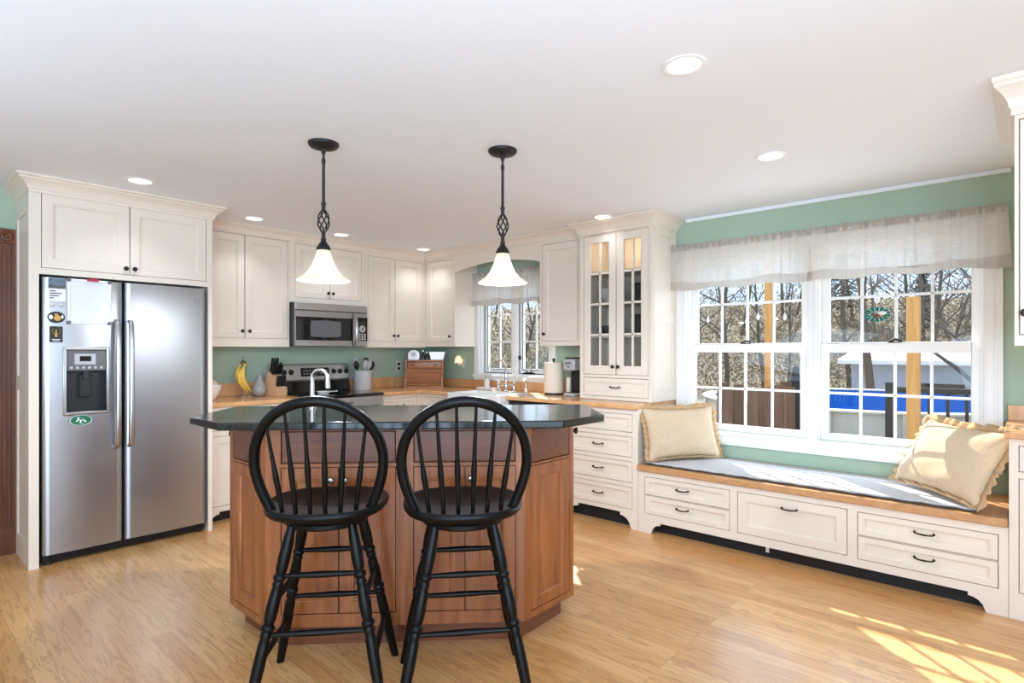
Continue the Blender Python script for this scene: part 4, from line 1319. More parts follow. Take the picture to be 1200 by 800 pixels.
# prep faucet on the island
pf = thing('prep_faucet', 'brushed nickel gooseneck faucet on the island near the range', 'faucet', (ISO.x, ISO.y, GZ1), -R(45))
px_, py_ = -0.878 - OA, 3.05 - OB
pf.location = (ISO.x + 0.70711 * (px_ + py_), ISO.y + 0.70711 * (py_ - px_), GZ1)
MB().lathe([(0.022, 0), (0.022, 0.006), (0.013, 0.014), (0.0115, 0.05), (0.0115, 0.13)], 18).build('body', M_NICKEL, pf)
pts = [(0, 0, 0.12)] + [(0.042 * (1 - math.cos(a)), -0.010 * (1 - math.cos(a)), 0.158 + 0.042 * math.sin(a)) for a in [math.pi * i / 12 for i in range(13)]] + [(0.085, -0.02, 0.125), (0.086, -0.02, 0.105)]
MB().tube(pts, [0.0105] * (len(pts) - 2) + [0.013, 0.013], 12).build('spout', M_NICKEL, pf, smooth=60)
MB().tube([(0, 0, 0.045), (0.03, -0.01, 0.055), (0.065, -0.02, 0.072)], [0.009, 0.006, 0.007], 10).build('lever', M_NICKEL, pf)

# ------------------------------------------------------------------ things on the worktops
CT = 0.9155
bh = thing('banana_hook', 'wire banana hook on the worktop beside the knife block', 'banana hook', (-2.20, -0.20, CT))
MB().tube([(0.075 * math.cos(a), 0.06 * math.sin(a), 0.004) for a in [2 * math.pi * i / 24 for i in range(24)]], 0.004, 8, closed=True).build('base_ring', M_CHROME, bh)
MB().tube([(0, 0.06, 0.004), (0, 0.065, 0.12), (0, 0.06, 0.25), (-0.005, 0.04, 0.33), (-0.012, 0.012, 0.348), (-0.02, -0.012, 0.332), (-0.024, -0.018, 0.312)], 0.0035, 8).build('hook', M_CHROME, bh)
for i, (dx, ph, lbl) in enumerate(((-0.03, 0.95, 'yellow banana hanging from the wire hook, the outer one toward the fridge'), (0.0, 0.60, 'yellow banana hanging from the wire hook, the inner one toward the pear'), (0.012, 1.25, 'yellow banana hanging from the wire hook, behind the other two'))):
    bn = thing('banana', lbl, 'banana', (-2.222 , -0.222 + (0.022 if i == 2 else 0.0), 1.215), 0, 'bananas on the hook')
    pts, rad = [], []
    for k in range(13):
        t = k / 12
        a = ph - 0.75 + 1.55 * t
        pts.append((dx + 0.155 * (math.cos(ph - 0.75) - math.cos(a)) * 0 + 0.10 * t * (0.9 - 0.4 * i) - 0.075 * math.sin(math.pi * t) * (1 if i != 1 else 0.75), -0.02 * i - 0.03 * math.sin(math.pi * t), -0.015 - 0.235 * t))
        rad.append([0.006, 0.007, 0.012, 0.0165, 0.0185, 0.0195, 0.020, 0.0195, 0.0185, 0.0165, 0.013, 0.008, 0.005][k])
    MB().tube(pts, rad, 7).build('skin', M_BANANA, bn, smooth=50)
    MB().tube([(dx * 0.3, -0.004, 0.012), pts[0]], [0.007, 0.0065], 7).build('stem', M_BANANATIP, bn)
pr = thing('ceramic_pear', 'mottled grey ceramic pear standing between the bananas and knife block', 'ornament', (-2.098, -0.24, CT))
MB().lathe([(0.0, 0.0), (0.03, 0.001), (0.052, 0.025), (0.058, 0.055), (0.052, 0.09), (0.036, 0.125), (0.026, 0.155), (0.020, 0.18), (0.010, 0.192), (0.0, 0.195)], 22).build('body', M_PEAR, pr, smooth=60)
MB().tube([(0, 0, 0.19), (0.006, 0, 0.205), (0.020, 0, 0.218)], [0.005, 0.004, 0.005], 8).build('stem', M_PEAR, pr)
kb = thing('knife_block', 'light wooden knife block beside the range holding black-handled knives', 'knife block', (-1.965, -0.235, CT), R(18))
MB().prism([(-0.10, 0.0), (0.08, 0.0), (0.08, 0.03), (0.02, 0.215), (-0.055, 0.165), (-0.055, 0.09), (-0.10, 0.075)], -0.055, 0.055, 'x').build('block', M_KBLOCK, kb, bevel=0.003)


def knife(x, y, z, ln, rx, big):
    kn = thing('knife', 'black-handled knife standing in the light wood knife block', 'knife', (0, 0, 0), 0, 'knives in the knife block')
    T = Matrix.Translation((-1.965, -0.235, CT)) @ Matrix.Rotation(R(18), 4, 'Z') @ Matrix.Translation((x, y, z))
    kn.location = T.translation
    kn.rotation_euler = (R(rx), 0, R(18))
    r0 = 0.0082 if big else 0.0058
    MB().tube([(0, 0, 0.002), (0, 0, ln * 0.3), (0, 0.002, ln * 0.7), (0, 0.006, ln)], [r0 * 0.9, r0, r0 * 1.05, r0 * 0.9], 8, squash=1.5).build('handle', M_BLACKPL, kn)
    MB().tube([(0, 0, -0.012), (0, 0, 0.004)], [r0 * 0.9, r0 * 0.95], 8).build('bolster', M_NICKEL, kn)


for k in range(4):
    knife(-0.042 + 0.028 * k, -0.022, 0.188, 0.112 - 0.022 * (k % 2), 26, True)
for k in range(3):
    knife(-0.03 + 0.03 * k, 0.010, 0.207, 0.128, 14, True)
for k in range(6):
    knife(-0.042 + 0.0168 * k, -0.078, 0.084, 0.095, 10, False)
ck = thing('utensil_crock', 'pale grey stoneware crock holding utensils beside the range', 'crock', (-1.005, -0.16, CT))
MB().lathe([(0.0, 0.0), (0.084, 0.0), (0.090, 0.006), (0.090, 0.175), (0.093, 0.18), (0.093, 0.192), (0.086, 0.194), (0.080, 0.18), (0.080, 0.02), (0.0, 0.015)], 30).build('pot', M_STONEWARE, ck, smooth=50)
UT = [(-0.045, 0.01, -16, 4, 'b', 'spoon'), (-0.02, 0.03, -8, -8, 'w', 'spatula'), (0.0, -0.02, 3, 6, 'w', 'spoon'), (0.02, 0.02, 10, -3, 'b', 'spatula'), (0.03, -0.01, 12, 6, 'w', 'spoon'), (0.05, 0.01, 24, 0, 'b', 'ladle'), (0.045, 0.03, 20, -6, 'w', 'spatula')]
ULAB = ['black spoon in the crock, tilting toward the knife block', 'pale spatula second from the knife-block side in the crock', 'pale spoon at the middle front of the crock', 'black spatula behind the middle of the crock', 'pale spoon leaning toward the bread box side of the crock', 'black ladle leaning furthest out of the crock toward the corner', 'pale spatula at the back of the crock near the black ladle']
for (x, y, tx, ty, c, kd), lb in zip(UT, ULAB):
    u = thing(kd, lb, 'utensil', (-1.005 + x * 0.5, -0.16 + y * 0.5, CT + 0.045), 0, 'utensils in the crock')
    u.rotation_euler = (R(ty), R(tx), 0)
    mt = M_BLACKPL if c == 'b' else M_LTGREY
    MB().tube([(0, 0, -0.02), (0, 0, 0.17)], [0.006, 0.005], 8).build('handle', mt, u)
    if kd == 'spatula':
        MB().tube([(0, 0, 0.165), (0, 0, 0.20), (0, 0, 0.24), (0, 0, 0.275), (0, 0, 0.285)], [0.008, 0.026, 0.031, 0.030, 0.022], 14, squash=0.22).build('blade', mt, u)
    else:
        MB().ball((0, 0, 0.215), 0.030, 0.011, 0.048).build('bowl', mt, u)
wbw = thing('mixing_bowl', 'white bowl on the worktop peeking out beside the fridge', 'bowl', (-2.56, -0.32, CT))
MB().lathe([(0.0, 0.0), (0.055, 0.0), (0.07, 0.01), (0.105, 0.08), (0.112, 0.125), (0.107, 0.125), (0.098, 0.08), (0.0, 0.02)], 30).build('bowl_wall', M_PORC, wbw, smooth=50)
o = MB().ball((0, 0, 0), 0.075, 0.07, 0.055).build('loaf', plain('pale_crust', (224, 200, 164), 0.8), smooth=60)
o.location = (-2.55, -0.32, CT + 0.118)
tag(o, 'pale round loaf showing above the rim of the white bowl', 'bread')
# bread box in the corner
bb = thing('bread_box', 'wooden roll-top bread box standing across the worktop corner', 'bread box', (-0.36, -0.36, CT), -R(45))
BWd = 0.40
bx_ = MB()
side = [(-0.12, 0.0), (0.12, 0.0), (0.12, 0.285), (-0.06, 0.285), (-0.06, 0.20), (-0.08, 0.185), (-0.105, 0.14), (-0.118, 0.08), (-0.12, 0.02)]
for x0, x1 in ((-BWd / 2, -BWd / 2 + 0.016), (BWd / 2 - 0.016, BWd / 2)):
    bx_.prism(side, x0, x1, 'x')
bx_.box(-BWd / 2 - 0.012, -0.132, -0.0, BWd / 2 + 0.012, 0.125, 0.014).box(-BWd / 2 - 0.012, -0.085, 0.285, BWd / 2 + 0.012, 0.125, 0.299).box(-BWd / 2 + 0.016, 0.108, 0.014, BWd / 2 - 0.016, 0.12, 0.285)
bx_.box(-BWd / 2 + 0.016, -0.055, 0.195, BWd / 2 - 0.016, 0.10, 0.205)
bx_.build('carcass', M_BREADBOX, bb, bevel=0.002)
tm = MB()
prof = [(-0.108, 0.018), (-0.106, 0.08), (-0.094, 0.135), (-0.070, 0.178), (-0.050, 0.196)]
for k in range(12):
    t = k / 11 * (len(prof) - 1); i = min(int(t), len(prof) - 2); f = t - i
    y = prof[i][0] * (1 - f) + prof[i + 1][0] * f; z = prof[i][1] * (1 - f) + prof[i + 1][1] * f
    tm.tube([(-BWd / 2 + 0.017, y, z), (BWd / 2 - 0.017, y, z)], 0.0095, 8)
to = tm.build('tambour', M_BREADBOX, bb)
MB().ball((0, -0.122, 0.03), 0.05, 0.008, 0.008).build('finger_pull', M_BREADBOX, to)
dro = MB().rings(-BWd / 2 + 0.02, BWd / 2 - 0.02, 0.208, 0.282, [(0, 0.0), (0.006, -0.003)], y=-0.058, back=0.02).build('drawer', M_BREADBOX, bb)
for x in (-0.12, 0.12):
    MB().lathe([(0.006, 0), (0.006, -0.008), (0.013, -0.014), (0.0, -0.02)], 14, (x, -0.06, 0.245), 'y').build('knob', M_CASING, dro)
TOPZ = CT + 0.2995


def bbw(x, y):
    c = math.sqrt(0.5)
    return (-0.36 + c * x + c * y, -0.36 - c * x + c * y, TOPZ)


ckx = thing('desk_clock', 'small white alarm clock on top of the bread box', 'clock', bbw(-0.115, -0.02), -R(45))
MB().prism([(0.062 * math.cos(a), 0.052 + 0.052 * math.sin(a)) for a in [R(-10) + R(200) * i / 18 for i in range(19)]] + [(-0.058, 0.0), (0.058, 0.0)], -0.02, 0.02, 'y').build('case', M_PORC, ckx, bevel=0.004)
MB().lathe([(0.0, -0.0225), (0.038, -0.0225), (0.040, -0.02)], 24, (0, 0, 0.055), 'y').build('dial', M_PAPER, ckx)
MB().tube([(0, -0.024, 0.055), (0.018, -0.024, 0.07)], 0.002, 6).tube([(0, -0.024, 0.055), (-0.02, -0.024, 0.068)], 0.0025, 6).tube([(0, -0.024, 0.055), (-0.016, -0.024, 0.04)], 0.002, 6).tube([(0, -0.024, 0.055), (0.016, -0.024, 0.042)], 0.002, 6).build('hands', M_INK, ckx)
for i, (x, hgt, lb) in enumerate(((-0.02, 0.10, 'small dark bottle on the bread box next to the clock'), (0.022, 0.085, 'small dark bottle on the bread box next to the white dish'))):
    bt = thing('bottle', lb, 'bottle', bbw(x, 0.0), 0, 'dark bottles on the bread box')
    MB().lathe([(0.0, 0), (0.018, 0.0), (0.019, 0.05), (0.010, 0.068), (0.009, hgt - 0.012), (0.0, hgt - 0.012)], 16).build('body', plain('dark_bottle_glass_%d' % i, (44, 44, 50), 0.15), bt)
    MB().lathe([(0.011, hgt - 0.014), (0.011, hgt), (0.0, hgt)], 12).build('cap', M_NICKEL, bt)
o = MB()
o.prism([(-0.085, 0.085), (-0.066, 0.0), (0.066, 0.0), (0.085, 0.085), (0.076, 0.085), (0.058, 0.010), (-0.058, 0.010), (-0.076, 0.085)], -0.05, 0.05, 'y')
o.prism([(-0.084, 0.085), (-0.065, 0.0), (0.065, 0.0), (0.084, 0.085)], -0.058, -0.049, 'y').prism([(-0.084, 0.085), (-0.065, 0.0), (0.065, 0.0), (0.084, 0.085)], 0.049, 0.058, 'y')
o = o.build('dish', M_PORC, bevel=0.002)
o.location = bbw(0.135, -0.01); o.rotation_euler = (0, 0, -R(45))
tag(o, 'white rectangular dish on the bread box end nearer the window', 'dish')
# outlets and night light
ol = thing('wall_outlet', 'green-painted wall outlet between the bread box and the casement window', 'outlet', (-0.001, -0.585, 1.175), FACE_W)
MB().box(-0.038, -0.006, -0.06, 0.038, 0, 0.06).build('cover_plate', M_GREEN, ol, bevel=0.003)
MB().box(-0.018, -0.008, -0.045, 0.018, -0.006, -0.012).box(-0.018, -0.008, 0.012, 0.018, -0.006, 0.045).build('sockets', M_CREAMPL, ol)
nl = thing('night_light', 'glowing scallop-shell night light plugged into the green outlet', 'night light', (-0.012, -0.545, 1.20), FACE_W)
MB().box(-0.018, -0.028, -0.05, 0.018, 0.002, -0.008).build('plug', M_CREAMPL, nl, bevel=0.003)
sh = MB()
def shell(u, v):
    a = math.pi * (u * 1.1 - 0.05)
    rr = v * (0.062 + 0.004 * math.cos(18 * a))
    return (rr * math.cos(a), -0.028 - 0.02 * (1 - v * v) - 0.003 * math.cos(18 * a) * v, -0.02 + 1.25 * rr * math.sin(a))
sh.grid(shell, 40, 8)
sh.build('shell', M_NIGHT, nl, thick=0.003)
ol2 = thing('wall_switch', 'grey switch plate on the wall between the paper towel and coffee maker', 'switch', (-0.001, -2.20, 1.17), FACE_W)
MB().box(-0.05, -0.006, -0.06, 0.05, 0, 0.06).build('cover_plate', M_LTGREY, ol2, bevel=0.003)
MB().box(-0.032, -0.010, -0.03, -0.012, -0.006, 0.03).box(0.012, -0.010, -0.03, 0.032, -0.006, 0.03).build('rockers', M_PAPER, ol2)
# left wall outlet behind the bread box
ol3 = thing('wall_outlet', 'dark wall outlet on the range wall just behind the bread box', 'outlet', (-0.44, -0.001, 1.14))
MB().box(-0.036, -0.006, -0.058, 0.036, 0, 0.058).build('cover_plate', M_CREAMPL, ol3, bevel=0.003)
MB().box(-0.016, -0.009, -0.04, 0.016, -0.006, -0.01).box(-0.016, -0.009, 0.01, 0.016, -0.006, 0.04).build('sockets', M_BLACKPL, ol3)
# paper towel
pt = thing('paper_towel_holder', 'upright paper towel roll on its holder beside the coffee maker', 'paper towel', (-0.20, -1.985, CT))
MB().lathe([(0.0, 0), (0.085, 0), (0.085, 0.010), (0.08, 0.014), (0.0, 0.014)], 26).build('base', M_BLACKPL, pt)
MB().lathe([(0.008, 0.014), (0.008, 0.30), (0.012, 0.305), (0.014, 0.318), (0.008, 0.33), (0.0, 0.333)], 14).build('post', M_BLACKPL, pt)
MB().lathe([(0.022, 0.016), (0.086, 0.016), (0.088, 0.02), (0.088, 0.285), (0.086, 0.289), (0.022, 0.289)], 32, close=True).build('roll', M_TOWEL, pt, smooth=50)
# coffee maker
cm = thing('coffee_maker', 'single-cup coffee maker with black body and grey head beside the hutch', 'coffee maker', (-0.20, -2.235, CT), FACE_W)
MB().box(-0.060, -0.11, 0.0, 0.062, 0.13, 0.028).build('drip_base', M_LTGREY, cm, bevel=0.008)
MB().box(-0.045, -0.08, 0.028, 0.055, -0.02, 0.034).build('drip_tray', M_BLACKPL, cm)
MB().box(-0.058, 0.0, 0.028, 0.060, 0.125, 0.235).build('body', M_BLACKPL, cm, bevel=0.012)
hd = MB().box(-0.062, -0.115, 0.225, 0.064, 0.125, 0.325).build('head', M_LTGREY, cm, bevel=0.014, seg=3)
MB().box(-0.05, -0.10, 0.326, 0.052, 0.10, 0.338).build('lid', M_BLACKPL, cm, bevel=0.005)
for x, z, rr in ((-0.02, 0.288, 0.012), (0.014, 0.29, 0.012), (0.0, 0.258, 0.010)):
    MB().lathe([(0.0, -0.1185), (rr, -0.118), (rr, -0.112)], 14, (x, 0, z), 'y').build('button', M_GREYPL, hd)
tk = MB().box(-0.105, -0.01, 0.0, -0.064, 0.13, 0.16)
tk.build('water_tank', plain('pale_tank', (226, 216, 200), 0.2), cm, bevel=0.008)
# inside the hutch
def inside(dx, dy, z):
    return (-0.405 + dy, -2.42 - dx, z)


for nm, dx, dy, z, prof, mt, lb, ct_ in [
    ('bowl', 0.16, 0.2, 1.434, [(0, 0), (0.05, 0), (0.055, 0.008), (0.09, 0.05), (0.095, 0.085), (0.088, 0.085), (0.0, 0.02)], M_BLACKPL, 'dark bowl on the middle shelf of the hutch, behind the door nearer the sink', 'bowl'),
    ('glass_bowl', 0.18, 0.2, 1.704, [(0, 0), (0.05, 0), (0.055, 0.008), (0.10, 0.07), (0.11, 0.12), (0.105, 0.12), (0.0, 0.02)], M_STONEWARE, 'pale footed bowl on the upper shelf of the hutch', 'bowl'),
    ('bowl', 0.56, 0.2, 1.434, [(0, 0), (0.045, 0), (0.05, 0.008), (0.075, 0.05), (0.08, 0.075), (0.073, 0.075), (0.0, 0.02)], M_BLACKPL, 'dark bowl on the middle shelf of the hutch, nearer the double window', 'bowl')]:
    o = MB().lathe(prof, 24).build(nm, mt, smooth=50)
    o.location = inside(dx, dy, z)
    tag(o, lb, ct_, 'crockery in the hutch')
for i, (z, hh, lb) in enumerate(((1.704, 0.15, 'tall black canister on the upper shelf inside the hutch'), (1.434, 0.17, 'tall black canister on the middle shelf inside the hutch'))):
    cn = thing('canister', lb, 'canister', inside(0.455, 0.2, z), 0, 'black canisters in the hutch')
    MB().box(-0.06, -0.055, 0, 0.06, 0.055, hh - 0.02).build('body', M_BLACKPL, cn, bevel=0.008)
    MB().box(-0.063, -0.058, hh - 0.02, 0.063, 0.058, hh).build('lid', M_BLACKPL, cn, bevel=0.004)
hl = bpy.data.lights.new('hutch_puck_light', 'POINT'); hl.energy = 1.1; hl.color = (1.0, 0.85, 0.65); hl.shadow_soft_size = 0.04
hlo = bpy.data.objects.new('hutch_puck_light', hl); COL.objects.link(hlo); hlo.location = inside(0.33, 0.18, 2.19)


# ------------------------------------------------------------------ soft goods
def pillow(label, centre, edge_ang, lean, wd, ht, th, seed, ruffle=0.035):
    rnd = random.Random(seed)
    root = thing('throw_pillow', label, 'pillow', centre, 0, 'linen pillows on the window seat')
    root.rotation_mode = 'XYZ'
    root.rotation_euler = (lean, 0, edge_ang)
    ph = [rnd.uniform(0, 6.28) for _ in range(8)]

    def edge(u, v):
        """u,v in -1..1 -> outline with soft concave sides"""
        x = u * wd / 2 * (1 - 0.085 * (1 - v * v) * abs(u))
        z = v * ht / 2 * (1 - 0.11 * (1 - u * u) * abs(v))
        return x, z
    def thick(u, v):
        a = max(0, 1 - abs(u) ** 2.6); b_ = max(0, 1 - abs(v) ** 2.4)
        return th / 2 * (a * b_) ** 0.55
    def wr(u, v):
        return 0.003 * math.sin(7 * u + 3 * v + ph[0]) + 0.002 * math.sin(11 * v - 5 * u + ph[1]) + 0.002 * math.sin(16 * u * v + ph[2])
    m = MB()
    for s in (-1, 1):
        def fn(a, b_):
            u, v = 2 * a - 1, 2 * b_ - 1
            x, z = edge(u, v)
            t = thick(u, v)
            return (x, s * (t + wr(u, v) * min(1, t / 0.04)), z + ht / 2)
        m.grid(fn, 28, 22)
    m.build('cover', M_LINEN, root, smooth=80)
    # gathered ruffle all round
    rf = MB()
    N = 360
    vs, fs = [], []
    for i in range(N):
        t = i / N * 4
        k = int(t); f = t - k
        c = [(-1 + 2 * f, -1), (1, -1 + 2 * f), (1 - 2 * f, 1), (-1, 1 - 2 * f)][k]
        x, z = edge(*c)
        nx, nz = [(0, -1), (1, 0), (0, 1), (-1, 0)][k]
        # soften the corner direction
        if f < 0.06:
            pn = [(0, -1), (1, 0), (0, 1), (-1, 0)][k - 1]
            q_ = 0.5 + f / 0.12
            nx, nz = nx * q_ + pn[0] * (1 - q_), nz * q_ + pn[1] * (1 - q_)
        elif f > 0.94:
            pn = [(0, -1), (1, 0), (0, 1), (-1, 0)][(k + 1) % 4]
            q_ = 0.5 + (1 - f) / 0.12
            nx, nz = nx * q_ + pn[0] * (1 - q_), nz * q_ + pn[1] * (1 - q_)
        wv = math.sin(i * 2 * math.pi * 34 / N + 1.2 * math.sin(i * 0.11 + ph[4])) * 0.007 + 0.003 * math.sin(i * 0.23 + ph[3])
        zb = -0.4 if k == 0 else 1.0
        vs.append((x * 0.985, 0.0, z * 0.985 + ht / 2))
        vs.append((x + nx * ruffle * 0.5, wv * 0.6, z + nz * ruffle * (0.35 if k == 0 else 0.5) + ht / 2))
        vs.append((x + nx * ruffle, wv * 1.3 - (0.012 if k == 0 else 0), z + nz * ruffle * (0.1 if k == 0 else 1.0) + ht / 2 + 0.004 * math.cos(i * 0.31 + ph[5])))
    for i in range(N):
        j = (i + 1) % N
        for l in range(2):
            fs.append((i * 3 + l, j * 3 + l, j * 3 + l + 1, i * 3 + l + 1))
    rf.add(vs, fs).build('ruffle', M_RUFFLE, root, smooth=80, thick=0.003)
    return root


pillow('cream ruffled pillow leaning on the hutch side at the sink end of the window seat', (-0.355, -3.325, 0.520), math.atan2(-0.36, 0.57) , R(-17), 0.60, 0.385, 0.15, 3)
pillow('cream ruffled pillow in sunlight at the far end of the window seat', (-0.385, -4.785, 0.522), math.atan2(0.52, 0.62) + math.pi, R(-30), 0.66, 0.43, 0.19, 5, 0.04)

pad = thing('seat_pad', 'thin grey and white woven pad covering the window seat', 'cushion', (-0.60, -3.10, 0.4855), FACE_W)
def padtop(u, v):
    x = 0.02 + 1.88 * u; y = 0.012 + 0.575 * v
    return (x, y, 0.014 + 0.0015 * math.sin(x * 9) * math.sin(y * 11))
pm = MB().grid(padtop, 60, 16)
pm.build('pad_cover', M_PAD, pad, smooth=80, thick=0.012)
pe = []
for i in range(160):
    t = i / 160 * 4; k = int(t); f = t - k
    x, y = [(f, 0), (1, f), (1 - f, 1), (0, 1 - f)][k]
    pe.append((0.02 + 1.88 * x, 0.012 + 0.575 * y, 0.010 + 0.0025 * math.sin(i * 2.2)))
MB().tube(pe, 0.005, 6, closed=True).build('piping', M_PADEDGE, pad)


def valance(name, label, y0, y1, ztop, zbot, off, seed, ret0=True, ret1=True, tail=0.055):
    """gathered sheer valance; runs from y0 down to y1 at off from the wall"""
    rnd = random.Random(seed)
    root = thing(name, label, 'valance', (0, y0, 0), FACE_W)
    Lg = abs(y1 - y0)
    path = []
    if ret0:
        path += [(0.0, -0.006), (0.0, -off * 0.5)]
    S = 0.006
    n_ = int(Lg / S)
    path += [(Lg * i / n_, -off) for i in range(n_ + 1)]
    if ret1:
        path += [(Lg, -off * 0.5), (Lg, -0.006)]
    folds = []
    x = 0.0
    while x < Lg:
        folds.append((x, rnd.uniform(0.3, 1.0), rnd.uniform(0.006, 0.022)))
        x += rnd.uniform(0.02, 0.06)
    def fold(xx):
        return sum(a * math.exp(-((xx - c) / s) ** 2) for c, a, s in folds)
    K = 14
    for nm, za, zb, mt, ex, th in (('sheer_panel', zbot + tail, ztop, M_SHEER, 0.0, 0.0), ('hem', zbot, zbot + tail, M_HEM, 0.004, 0.0), ('rod_pocket', ztop - 0.03, ztop + 0.018, M_HEM, -0.002, 0.0)):
        m = MB()
        vs, fs = [], []
        for j in range(K + 1):
            for i, (xx, yy) in enumerate(path):
                v = j / K
                z = za + (zb - za) * v
                g = (z - zbot) / (ztop - zbot)
                amp = 0.014 * (0.5 + 0.5 * g) + (0.006 if nm == 'rod_pocket' else 0)
                d = amp * fold(xx) + 0.0035 * math.sin(xx * 130) * max(0, g - 0.75) * 4
                flare = 0.02 * (1 - g)
                dz = 0.0
                if nm == 'hem':
                    dz = (1 - v) * 0.008 * math.sin(xx * 17 + seed)
                if nm != 'rod_pocket' and j == (0 if nm == 'sheer_panel' else K):
                    dz += 0.012 * math.sin(xx * 7.3 + seed) + 0.006 * math.sin(xx * 19)
                elif nm == 'hem':
                    dz += v * 0.006 * math.sin(xx * 7.3 + seed)
                if nm == 'rod_pocket' and j == K:
                    dz += 0.005 * math.sin(xx * 95) + 0.004 * math.sin(xx * 61 + seed)
                side = 0 if abs(yy + off) < 1e-6 else 1
                vs.append((xx + (0.02 * (1 - g) * (-1 if xx < Lg / 2 else 1) if xx < 0.02 or xx > Lg - 0.02 else 0), yy - (0 if side else d + flare * 0.6 - ex * 0 + ex), z + dz))
        w_ = len(path)
        for j in range(K):
            for i in range(w_ - 1):
                fs.append((j * w_ + i, j * w_ + i + 1, (j + 1) * w_ + i + 1, (j + 1) * w_ + i))
        m.add(vs, fs).build(nm, mt, root, smooth=80)
    rp = [(0.003, -0.002, ztop - 0.012), (0.003, -off * 0.8, ztop - 0.012)] if ret0 else []
    rp += [(0.02 if ret0 else 0.0, -off + 0.006, ztop - 0.012), (Lg - (0.02 if ret1 else 0.0), -off + 0.006, ztop - 0.012)]
    rp += [(Lg - 0.003, -off * 0.8, ztop - 0.012), (Lg - 0.003, -0.002, ztop - 0.012)] if ret1 else []
    MB().tube(rp, 0.006, 8).build('curtain_rod', M_WHITE, root)
    return root


valance('window_valance', 'sheer linen valance over the half of the double window nearer the hutch', -3.085, -4.088, 2.125, 1.785, 0.075, 2, True, False)
valance('window_valance', 'sheer linen valance over the half of the double window nearer the sunlit pillow', -4.092, -5.105, 2.125, 1.785, 0.075, 7, False, True)
valance('window_valance', 'short sheer linen valance gathered above the sink casement window', -0.74, -1.90, 2.112, 1.78, 0.07, 5)

# small things hanging in the window
sc = thing('suncatcher', 'green stained glass suncatcher hanging in the double window', 'suncatcher', (-0.012, -4.468, 1.545), FACE_W)
m = MB()
NS = 14
for k in range(NS):
    a0, a1 = 2 * math.pi * k / NS + 0.03, 2 * math.pi * (k + 1) / NS - 0.03
    m.prism([(0.075 * math.cos(a0), 0.048 * math.sin(a0)), (0.075 * math.cos(a1), 0.048 * math.sin(a1)), (0.040 * math.cos(a1), 0.022 * math.sin(a1)), (0.040 * math.cos(a0), 0.022 * math.sin(a0))], -0.003, 0.003, 'y')
m.build('glass_ring', M_GREENGLASS, sc)
MB().ball((0.028, -0.002, 0.008), 0.026, 0.004, 0.012).build('white_piece', M_PORC, sc)
MB().ball((0.0, -0.002, -0.012), 0.018, 0.005, 0.016).build('amber_piece', plain('amber_glass', (110, 74, 48), 0.2), sc)
MB().lathe([(0.0, -0.010), (0.012, -0.008), (0.018, 0.006)], 16, (0.0, 0.0, 0.093), 'y').tube([(0, -0.004, 0.09), (0, -0.002, 0.045)], 0.002, 6).build('suction_cup', M_PORC, sc)
for i, y in enumerate((-3.345, -3.640, -3.722, -3.905)):
    wd_ = ('second', 'third')
    lb = ('small white glass drop hanging in the window pane nearest the hutch', 'small white glass drop hanging in the second column of panes from the hutch', 'small white glass drop hanging beside the wooden post outside', 'small white glass drop hanging in the pane column nearest the centre mullion')[i]
    o = thing('glass_drop', lb, 'suncatcher', (-0.006, y, 1.555 + (0.0, -0.02, 0.01, 0.0)[i]), 0, 'white glass drops in the window')
    MB().lathe([(0.0, -0.03), (0.010, -0.02), (0.013, -0.006), (0.006, 0.015), (0.0, 0.03)], 12).build('drop', M_PORC, o, smooth=60)
    MB().tube([(0, 0, 0.028), (0, 0.0, 0.43)], 0.0008, 5).build('thread', M_PAPER, o)


